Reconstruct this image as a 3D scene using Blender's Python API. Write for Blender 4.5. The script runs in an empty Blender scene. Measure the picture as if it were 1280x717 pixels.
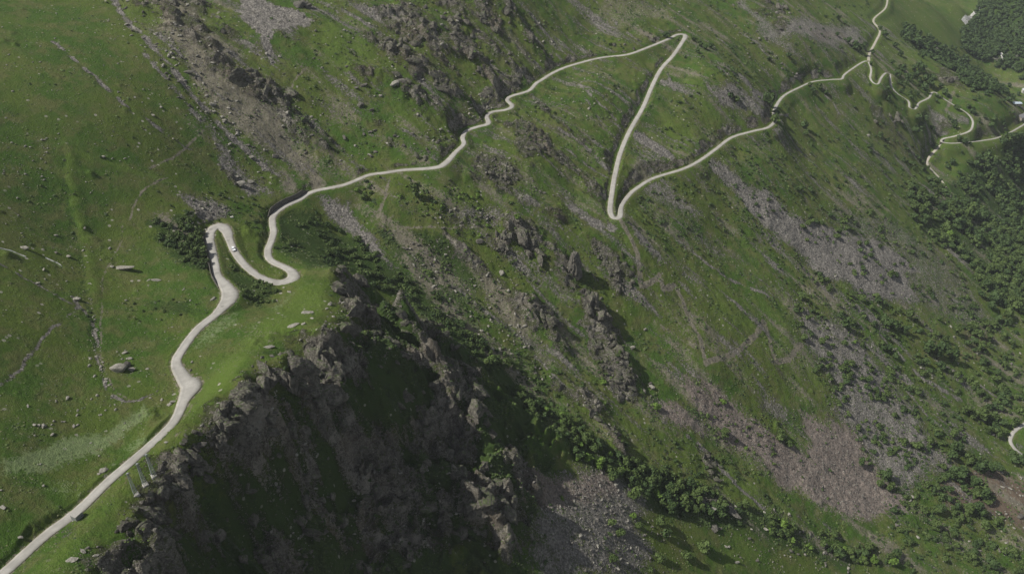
import bpy, bmesh, math, random, time
import numpy as np
from mathutils import Vector, Matrix, noise as mnoise
T0 = time.time()
random.seed(7)
RNG = np.random.default_rng(11)
R = math.radians
scene = bpy.context.scene
COL = scene.collection

# ------------------------------------------------------------------ camera geometry
F_PX, CX, CY = 1000.0, 640.0, 358.5
PITCH = R(36.0)
CP, SP = math.cos(PITCH), math.sin(PITCH)

def ray(px, py):
    u = (np.asarray(px, float) - CX) / F_PX
    v = (CY - np.asarray(py, float)) / F_PX
    return u, CP + v * SP, -SP + v * CP          # camera stands at the origin; depth 1

def pz(px, py, z):                                # the point of height z seen in a direction
    dx, dy, dz = ray(px, py)
    d = z / dz
    return np.array([dx * d, dy * d, z * np.ones_like(d)]).T

# ------------------------------------------------------------------ surveyed heights
ROAD_MAIN = [ # px, py, z, half width left, half width right
 (-60,771,-241,2.32,2.32),(10,711,-245,2.24,2.24),(54,671,None,2.24,2.24),(97,638,None,2.24,2.41),(134,602.5,-251,2.24,2.24),(167,574,None,2.15,2.15),
 (201,544,None,2.15,2.15),(219,524,None,2.24,2.24),(230,500,-258,2.94,2.76),(235,483,None,3.6,6.4),(229,474,None,3.0,4.4),(220,454,None,2.49,2.49),(227,437.5,None,2.41,2.41),
 (247,411,None,2.41,2.41),(271,391,-264,2.49,2.76),(283,372,None,2.94,6.44),(281,359,None,2.76,4.60),(272,345,None,2.49,2.49),(268.5,330,None,2.49,2.49),(266,317,None,2.49,2.49),
 (262,300,-270,2.94,2.76),(265,289,None,3.86,2.24),(273,284,-272,5.52,2.15),(281,289,None,4.60,2.24),(287,300,None,2.41,2.41),(292,312,-274,2.32,2.32),(300,324,None,2.32,2.32),
 (310,335,None,2.32,2.32),(324,345.4,None,2.32,2.32),(340,351.5,None,2.41,2.76),(354,352.5,-280,2.76,4.42),(364,347,None,2.76,5.52),(364.5,340,None,2.76,3.31),(355.5,333.7,None,2.32,2.49),
 (344,328.7,None,2.32,2.32),(336,322,-283,2.32,2.32),(334.8,312,None,2.32,2.32),(338.7,302,None,2.32,2.32),(342,290,None,2.32,2.32),(340.6,280,-285,2.32,2.32),
 (341,271,None,2.32,2.32),(347.5,263.4,None,2.32,2.32),(359,256,-286,2.24,2.24),(374,249.5,None,2.24,2.24),(392,239,None,2.02,2.02),(430,231,-288,1.94,1.94),(460.6,219,None,1.94,1.94),
 (480,216,None,1.94,1.94),(504,212.5,None,1.94,1.94),(541.6,209.5,-290,2.02,2.82),(555,204.5,None,2.02,3.31),(570.7,189,None,1.94,1.94),(579.7,180,None,1.94,1.94),(578.5,171.6,None,1.94,1.94),
 (583,163.5,None,1.94,1.94),(598,158.3,None,1.94,1.94),(610,154.2,None,1.89,2.57),(608.5,145.5,None,1.82,1.96),(615,140,None,1.89,1.89),(633,137,None,1.82,2.04),(640,132.2,None,1.82,2.27),(634,125,None,1.82,1.82),
 (640,120,-294,1.89,1.89),(661,113.4,None,1.89,1.89),(670,104.5,None,1.89,1.89),(677,100,None,1.89,1.89),(693.5,90,None,1.89,1.89),(713.6,82,None,1.89,1.89),(750,72.5,None,1.89,1.89),
 (784,68.3,None,1.89,1.89),(807,60.5,None,1.89,1.89),(834,49.5,None,1.89,1.89),(847.5,43.3,-301,2.42,1.89),(856,44.5,None,3.40,1.89),(852.5,53,None,2.27,1.89),(841,70,None,2.12,2.12),
 (826,87,None,2.12,2.12),(814,110.5,None,2.12,2.12),(804,134,-325,2.12,2.12),(787,164,None,2.12,2.12),(775.6,191,None,2.12,2.12),(769,217.6,None,2.12,2.12),(765.5,237.7,None,2.12,2.12),
 (763,262,-349,2.12,2.42),(767,272,None,2.12,2.42),(774.5,270.5,-351,2.12,2.65),(777,257,None,1.89,1.96),(787,243,None,1.89,1.89),(797,234.5,None,1.89,1.89),(817,222.6,None,1.82,1.82),
 (854,211,None,1.82,1.82),(874,201,None,1.82,1.82),(894,187,-362,1.82,1.82),(914.5,172,None,1.82,1.82),(941,164,None,1.82,1.82),(960,159.3,None,1.82,1.82),(969,150.6,None,1.82,1.82),
 (967,142,None,1.82,1.82),(971.7,130,-376,1.82,1.82),(981,119,None,1.56,1.56),(1000,109,None,1.36,1.36),(1017,102,None,1.36,1.36),(1040,99.5,None,1.36,1.36),(1052,98.7,-388,1.36,1.69),
 (1055,94,None,1.36,1.36),(1064,87,None,1.36,1.36),(1078,78,None,1.36,1.36),(1085,77,-395,1.36,1.36),(1089,87,None,1.30,1.30),(1088,98,None,1.30,1.30),(1093,104.5,-404,1.30,1.30),
 (1098,104.5,None,1.30,1.30),(1101.5,97.5,None,1.44,1.44),(1107,91.5,-410,1.44,1.44),(1112,93,None,1.44,1.44),(1113,99,None,1.44,1.44),(1114.5,109,None,1.44,1.44),(1122,117,-429,1.44,1.44),
 (1135,126,None,1.44,1.44),(1137.4,134,None,1.44,1.44),(1142.5,137,-446,1.44,1.44),(1146.5,133,None,1.44,1.44),(1149,128.5,None,1.44,1.44),(1161,122.3,None,1.44,1.44),(1165,116,None,1.44,1.44),
 (1170,115.5,-456,1.44,1.44),(1177.6,122,None,1.37,1.37),(1191,130.5,None,1.37,1.37),(1207.7,140.6,None,1.44,1.44),(1215,149,None,1.44,1.44),(1216,156,-481,1.44,1.44),(1211.5,164,None,1.44,1.44),
 (1194,170,None,1.37,1.37),(1179,173.5,-491,1.51,1.51),(1178,177.5,None,1.51,1.51),(1194,179,None,1.37,1.37),(1228,175.7,-501,1.37,1.37),(1251,171,None,1.37,1.37),(1271,161,-508,1.37,1.37),(1300,143,-512,1.25,1.25)]
ROAD_BRANCH = [(1178,178.5,-496,2,2),(1170,187,None,1.8,1.8),(1161,197.5,-506,1.6,1.6),(1160,206,None,1.6,1.6),(1173,221,-520,1.4,1.4),(1183,234,None,1.3,1.3),(1192,252,-535,1.2,1.2)]
ROAD_UPPER = [(1086,76,-394,1.9,1.9),(1087,67,None,1.8,1.8),(1094,53.6,-402,1.7,1.7),(1100,38.5,None,1.6,1.6),(1092,25,-412,1.6,1.6),(1107,10,None,1.5,1.5),(1110,-6,-430,1.5,1.5)]
ROAD_VALLEY = [(1300,520,-602,1.8,1.8),(1272,535,-602,1.8,1.8),(1264,545,None,1.8,1.8),(1264,554,None,1.8,1.8),(1275,566,-608,1.8,1.8),(1305,585,-612,1.8,1.8)]

def fill_z(pts):
    P = [list(p) for p in pts]
    xyz = []
    # arc length in first estimate, using linear index fill then refine
    idx = [i for i, p in enumerate(P) if p[2] is not None]
    z = np.interp(range(len(P)), idx, [P[i][2] for i in idx])
    for _ in range(3):
        q = pz(np.array([p[0] for p in P]), np.array([p[1] for p in P]), z)
        s = np.concatenate([[0], np.cumsum(np.hypot(*(np.diff(q[:, :2], axis=0).T)))])
        z = np.interp(s, s[idx], [P[i][2] for i in idx])
    q = pz(np.array([p[0] for p in P]), np.array([p[1] for p in P]), z)
    return np.column_stack([q, [p[3] for p in P], [p[4] for p in P]])

def catmull(P, step):
    out = []
    n = len(P)
    for i in range(n - 1):
        p0, p1, p2, p3 = P[max(i - 1, 0)], P[i], P[i + 1], P[min(i + 2, n - 1)]
        L = np.linalg.norm(p2[:2] - p1[:2])
        m = max(2, int(L / step))
        for t in np.arange(m) / m:
            out.append(0.5 * ((2 * p1) + (-p0 + p2) * t + (2 * p0 - 5 * p1 + 4 * p2 - p3) * t * t + (-p0 + 3 * p1 - 3 * p2 + p3) * t ** 3))
    out.append(P[-1])
    return np.array(out)

def resample(P, step):
    s = np.concatenate([[0], np.cumsum(np.hypot(*(np.diff(P[:, :2], axis=0).T)))])
    n = max(2, int(s[-1] / step) + 1)
    t = np.linspace(0, s[-1], n)
    return np.column_stack([np.interp(t, s, P[:, k]) for k in range(P.shape[1])])

ROADS = []
for rd in (ROAD_MAIN, ROAD_BRANCH, ROAD_UPPER, ROAD_VALLEY):
    q = resample(catmull(fill_z(rd), 1.0), 1.6)
    zz = q[:, 2]
    k = np.ones(9) / 9
    q[:, 2] = np.convolve(np.pad(zz, 4, mode='edge'), k, 'valid')
    ROADS.append(q)

CTRL = [ # px, py, z
 # left slope and meadow
 (0,0,-172),(150,0,-185),(300,0,-200),(480,0,-219),(0,150,-200),(150,150,-218),(300,150,-245),(230,60,-206),(380,60,-222),(0,300,-226),(90,300,-246),(200,300,-262),
 (0,420,-232),(100,450,-251),(150,370,-258),(0,560,-236),(90,560,-249),(170,500,-257),(60,480,-246),(250,220,-256),(0,640,-238),(230,370,-263),
 (310,230,-272),(420,150,-262),(500,100,-250),(500,180,-278),(420,215,-284),(570,60,-256),(560,130,-272),
 (640,0,-240),(640,70,-273),(740,0,-264),(740,40,-285),(820,0,-279),
 # crest of the spur and its lit side
 (430,345,-283),(408,375,-273),(412,405,-266),(405,430,-264),(365,455,-254),(322,470,-250),(285,505,-250.5),(243,560,-249.5),(205,585,-249.5),(180,605,-248.5),(150,640,-245.5),(110,690,-240),(85,740,-235),
 (340,420,-260),(290,440,-259),(380,385,-272),(330,380,-273),(250,500,-255),(270,470,-257),(190,580,-249.5),
 # shaded face
 (470,400,-318),(440,470,-302),(400,530,-306),(340,540,-292),(300,600,-298),(240,650,-285),(190,700,-280),(300,717,-316),(400,717,-338),(500,717,-372),(400,620,-325),(500,550,-332),(500,640,-356),
 (590,540,-356),(640,640,-381),(640,717,-394),(530,420,-328),(580,470,-350),(620,520,-364),(560,620,-364),
 # ravine
 (385,262,-292),(430,292,-310),(500,345,-330),(560,398,-349),(620,452,-373),(680,505,-398),(730,552,-411),(800,585,-442),(880,628,-478),(980,665,-524),(1090,692,-570),
 (660,600,-390),(700,640,-400),(760,680,-428),(700,717,-412),(790,717,-446),(880,700,-484),(1000,717,-540),
 # main slope
 (470,260,-300),(540,250,-303),(600,230,-308),(660,200,-308),(700,150,-309),(740,110,-300),(560,320,-334),(650,330,-352),(720,300,-352),(720,230,-335),(600,400,-362),(700,420,-390),(760,480,-418),(700,480,-402),
 (800,420,-414),(880,455,-440),(850,520,-452),(800,350,-385),(820,260,-368),(900,300,-408),(900,240,-385),(850,150,-338),(840,180,-350),(900,100,-322),(950,120,-354),(900,0,-306),(1000,50,-342),(1000,0,-330),(1050,40,-368),
 (1000,200,-412),(950,200,-381),(1000,300,-440),(1000,400,-468),(1100,300,-482),(1050,200,-436),(1100,170,-452),(1150,220,-503),(950,400,-448),(950,500,-478),(1000,600,-524),(920,560,-488),(1080,600,-553),(1150,400,-533),(1150,500,-552),(1050,480,-510),(1150,600,-572),
 (1200,300,-548),(1240,250,-560),(1280,300,-590),(1270,200,-546),(1250,400,-580),(1280,480,-600),(1200,480,-570),(1200,650,-594),(1280,640,-612),(1280,717,-618),(1180,717,-596),
 # far valley and the wooded side across it
 (1150,60,-470),(1180,90,-500),(1150,0,-480),(1220,60,-545),(1215,25,-528),(1160,5,-466),(1200,10,-500),(1180,30,-488),(1250,90,-570),(1280,130,-590),(1240,130,-545),(1250,40,-540),(1280,40,-515),(1280,0,-480),(1240,0,-520)]
XCTRL = [(-700,500,-60),(-600,900,20),(-200,1050,-60),(150,1250,-150),(450,1500,-290),(650,1800,-355),(900,2200,-430),(1150,2400,-450),(1400,2200,-380),(1500,1500,-400),(1250,1250,-590),
 (1000,800,-640),(1100,400,-560),(700,400,-660),(500,200,-680),(250,150,-560),(60,120,-440),(-30,60,-380),(-220,40,-225),(-320,150,-215),(-500,250,-130),(-900,200,-20),(1500,800,-420),(0,-50,-420),
 (-500,2200,200),(200,2300,0),(2000,1200,-200),(2000,2400,-150),(-1300,1300,200),(700,-100,-640),(1500,0,-420),(-600,-150,-150)]
c = np.array(CTRL, float)
PTS = pz(c[:, 0], c[:, 1], c[:, 2])
rsub = np.vstack([q[::18, :3] for q in ROADS])
PTS = np.vstack([PTS, rsub, np.array(XCTRL, float)])
# drop near-duplicates
keep = []
for i in range(len(PTS)):
    if all(np.hypot(*(PTS[i, :2] - PTS[j, :2])) > 9 for j in keep): keep.append(i)
PTS = PTS[keep]
SC = 200.0
def tps(r2): return 0.5 * r2 * np.log(r2 + 1e-12)
def fit_tps(P, lam):
    n = len(P); X = P[:, :2] / SC
    d2 = ((X[:, None] - X[None]) ** 2).sum(-1)
    A = np.zeros((n + 3, n + 3)); A[:n, :n] = tps(d2) + lam * np.eye(n)
    A[:n, n] = 1; A[:n, n + 1:] = X; A[n, :n] = 1; A[n + 1:, :n] = X.T
    b = np.zeros(n + 3); b[:n] = P[:, 2]
    return X, np.linalg.solve(A, b)
TX, TW = fit_tps(PTS, 0.0015)
def hbase(x, y):
    x = np.asarray(x, float).ravel(); y = np.asarray(y, float).ravel()
    out = np.empty(len(x)); n = len(TX)
    for i in range(0, len(x), 20000):
        a = x[i:i + 20000] / SC; b = y[i:i + 20000] / SC
        d2 = ((a[:, None] - TX[None, :, 0]) ** 2 + (b[:, None] - TX[None, :, 1]) ** 2).astype(np.float32)
        out[i:i + 20000] = tps(d2) @ TW[:n].astype(np.float32) + TW[n] + TW[n + 1] * a + TW[n + 2] * b
    return out
# a lattice of it for quick look-ups
GX0, GY0, GS = -2400.0, -400.0, 8.0
gx = np.arange(GX0, 3600, GS); gy = np.arange(GY0, 3600, GS)
GXX, GYY = np.meshgrid(gx, gy)
GZ = hbase(GXX, GYY).reshape(GXX.shape)
def gsample(G, x, y):
    fx = np.clip((x - GX0) / GS, 0, G.shape[1] - 2.001); fy = np.clip((y - GY0) / GS, 0, G.shape[0] - 2.001)
    ix = fx.astype(int); iy = fy.astype(int); fx = fx - ix; fy = fy - iy
    return (G[iy, ix] * (1 - fx) + G[iy, ix + 1] * fx) * (1 - fy) + (G[iy + 1, ix] * (1 - fx) + G[iy + 1, ix + 1] * fx) * fy
def quick(px, py):                                # direction -> ground point on the smooth terrain
    px = np.atleast_1d(np.asarray(px, float)); py = np.atleast_1d(np.asarray(py, float))
    dx, dy, dz = ray(px, py)
    hit = np.full(len(px), np.nan); lo = np.full(len(px), 120.0)
    ds = np.geomspace(120, 3200, 420)
    prev = ds[0]
    for d in ds[1:]:
        z = d * dz - gsample(GZ, d * dx, d * dy)
        m = np.isnan(hit) & (z < 0)
        if m.any():
            a = np.full(m.sum(), prev); b = np.full(m.sum(), d)
            for _ in range(10):
                c_ = (a + b) / 2
                zz = c_ * dz[m] - gsample(GZ, c_ * dx[m], c_ * dy[m])
                b = np.where(zz < 0, c_, b); a = np.where(zz < 0, a, c_)
            hit[m] = (a + b) / 2
        prev = d
    hit = np.where(np.isnan(hit), 3000, hit)
    return np.column_stack([hit * dx, hit * dy, hit * dz])

# ------------------------------------------------------------------ noise
PERM = np.concatenate([RNG.permutation(256)] * 3)
ANG = RNG.uniform(0, 2 * np.pi, 256)
GA, GB = np.cos(ANG).astype(np.float32), np.sin(ANG).astype(np.float32)
def perlin(x, y):
    xi = np.floor(x); yi = np.floor(y)
    fx = (x - xi).astype(np.float32); fy = (y - yi).astype(np.float32)
    xi = xi.astype(np.int64) & 255; yi = yi.astype(np.int64) & 255
    u = fx * fx * fx * (fx * (fx * 6 - 15) + 10); v = fy * fy * fy * (fy * (fy * 6 - 15) + 10)
    def g(ix, iy, dx, dy):
        h = PERM[PERM[ix] + iy]
        return GA[h] * dx + GB[h] * dy
    a = g(xi, yi, fx, fy); b = g(xi + 1, yi, fx - 1, fy); c = g(xi, yi + 1, fx, fy - 1); d = g(xi + 1, yi + 1, fx - 1, fy - 1)
    a += (b - a) * u; c += (d - c) * u
    return (a + (c - a) * v) * 1.5
def fbm(x, y, oct=4, gain=0.5):
    s = 0; a = 1.0
    for i in range(oct):
        s = s + a * perlin(x + 17.3 * i, y - 9.1 * i); x = x * 2.03; y = y * 2.03; a *= gain
    return s
def ridged(x, y, oct=4, gain=0.5):
    s = 0; a = 1.0
    for i in range(oct):
        s = s + a * (1 - 2.2 * np.abs(perlin(x + 31.7 * i, y + 5.3 * i))); x = x * 2.1; y = y * 2.1; a *= gain
    return s
def cells(x, y):                                  # blocky cells: height per cell, distance to border
    xi = np.floor(x); yi = np.floor(y)
    best = np.full(x.shape, 9.0, np.float32); sec = best.copy(); val = np.zeros(x.shape, np.float32)
    for ox in (-1, 0, 1):
        for oy in (-1, 0, 1):
            cx_ = xi + ox; cy_ = yi + oy
            h = PERM[PERM[cx_.astype(np.int64) & 255] + (cy_.astype(np.int64) & 255)]
            h2 = PERM[h + 77]
            d = np.hypot(cx_ + 0.5 + (h / 255 - 0.5) * 0.9 - x, cy_ + 0.5 + (h2 / 255 - 0.5) * 0.9 - y).astype(np.float32)
            m = d < best
            sec = np.where(m, best, np.minimum(sec, d)); val = np.where(m, (PERM[h + 31] / 255).astype(np.float32), val); best = np.where(m, d, best)
    return val, sec - best
def sstep(a, b, x):
    t = np.clip((x - a) / (b - a), 0, 1); return t * t * (3 - 2 * t)

# ------------------------------------------------------------------ regions and strokes, fixed to the ground
def ground_poly(pts):
    p = np.array(pts, float); return quick(p[:, 0], p[:, 1])[:, :2]
def poly_mask(x, y, P, soft):
    """1 inside the ground polygon P, falling to 0 over `soft` metres outside"""
    out = np.zeros(len(x), np.float32)
    m = (x > P[:, 0].min() - soft) & (x < P[:, 0].max() + soft) & (y > P[:, 1].min() - soft) & (y < P[:, 1].max() + soft)
    if not m.any(): return out
    X, Y = x[m], y[m]
    ins = np.zeros(len(X), bool); dmin = np.full(len(X), 1e9)
    n = len(P)
    for i in range(n):
        x1, y1 = P[i]; x2, y2 = P[(i + 1) % n]
        if y1 != y2:
            c_ = ((y1 > Y) != (y2 > Y)) & (X < (x2 - x1) * (Y - y1) / (y2 - y1) + x1); ins ^= c_
        ex, ey = x2 - x1, y2 - y1; L = ex * ex + ey * ey + 1e-9
        t = np.clip(((X - x1) * ex + (Y - y1) * ey) / L, 0, 1)
        dmin = np.minimum(dmin, np.hypot(X - x1 - t * ex, Y - y1 - t * ey))
    sd = np.where(ins, dmin, -dmin)
    out[m] = np.clip(0.5 + sd / (2 * soft), 0, 1)
    return out
def line_dist(x, y, P, reach):
    """distance to polyline, with parameter 0..1 along it"""
    d = np.full(len(x), 1e9); tt = np.zeros(len(x))
    n = len(P)
    for i in range(n - 1):
        x1, y1 = P[i]; x2, y2 = P[i + 1]
        m = np.nonzero((x > min(x1, x2) - reach) & (x < max(x1, x2) + reach) & (y > min(y1, y2) - reach) & (y < max(y1, y2) + reach))[0]
        if len(m) == 0: continue
        ex, ey = x2 - x1, y2 - y1; L = ex * ex + ey * ey + 1e-9
        t = np.clip(((x[m] - x1) * ex + (y[m] - y1) * ey) / L, 0, 1)
        dd = np.hypot(x[m] - x1 - t * ex, y[m] - y1 - t * ey)
        k = dd < d[m]
        d[m[k]] = dd[k]; tt[m[k]] = (i + t[k]) / (n - 1)
    return d, tt
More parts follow.
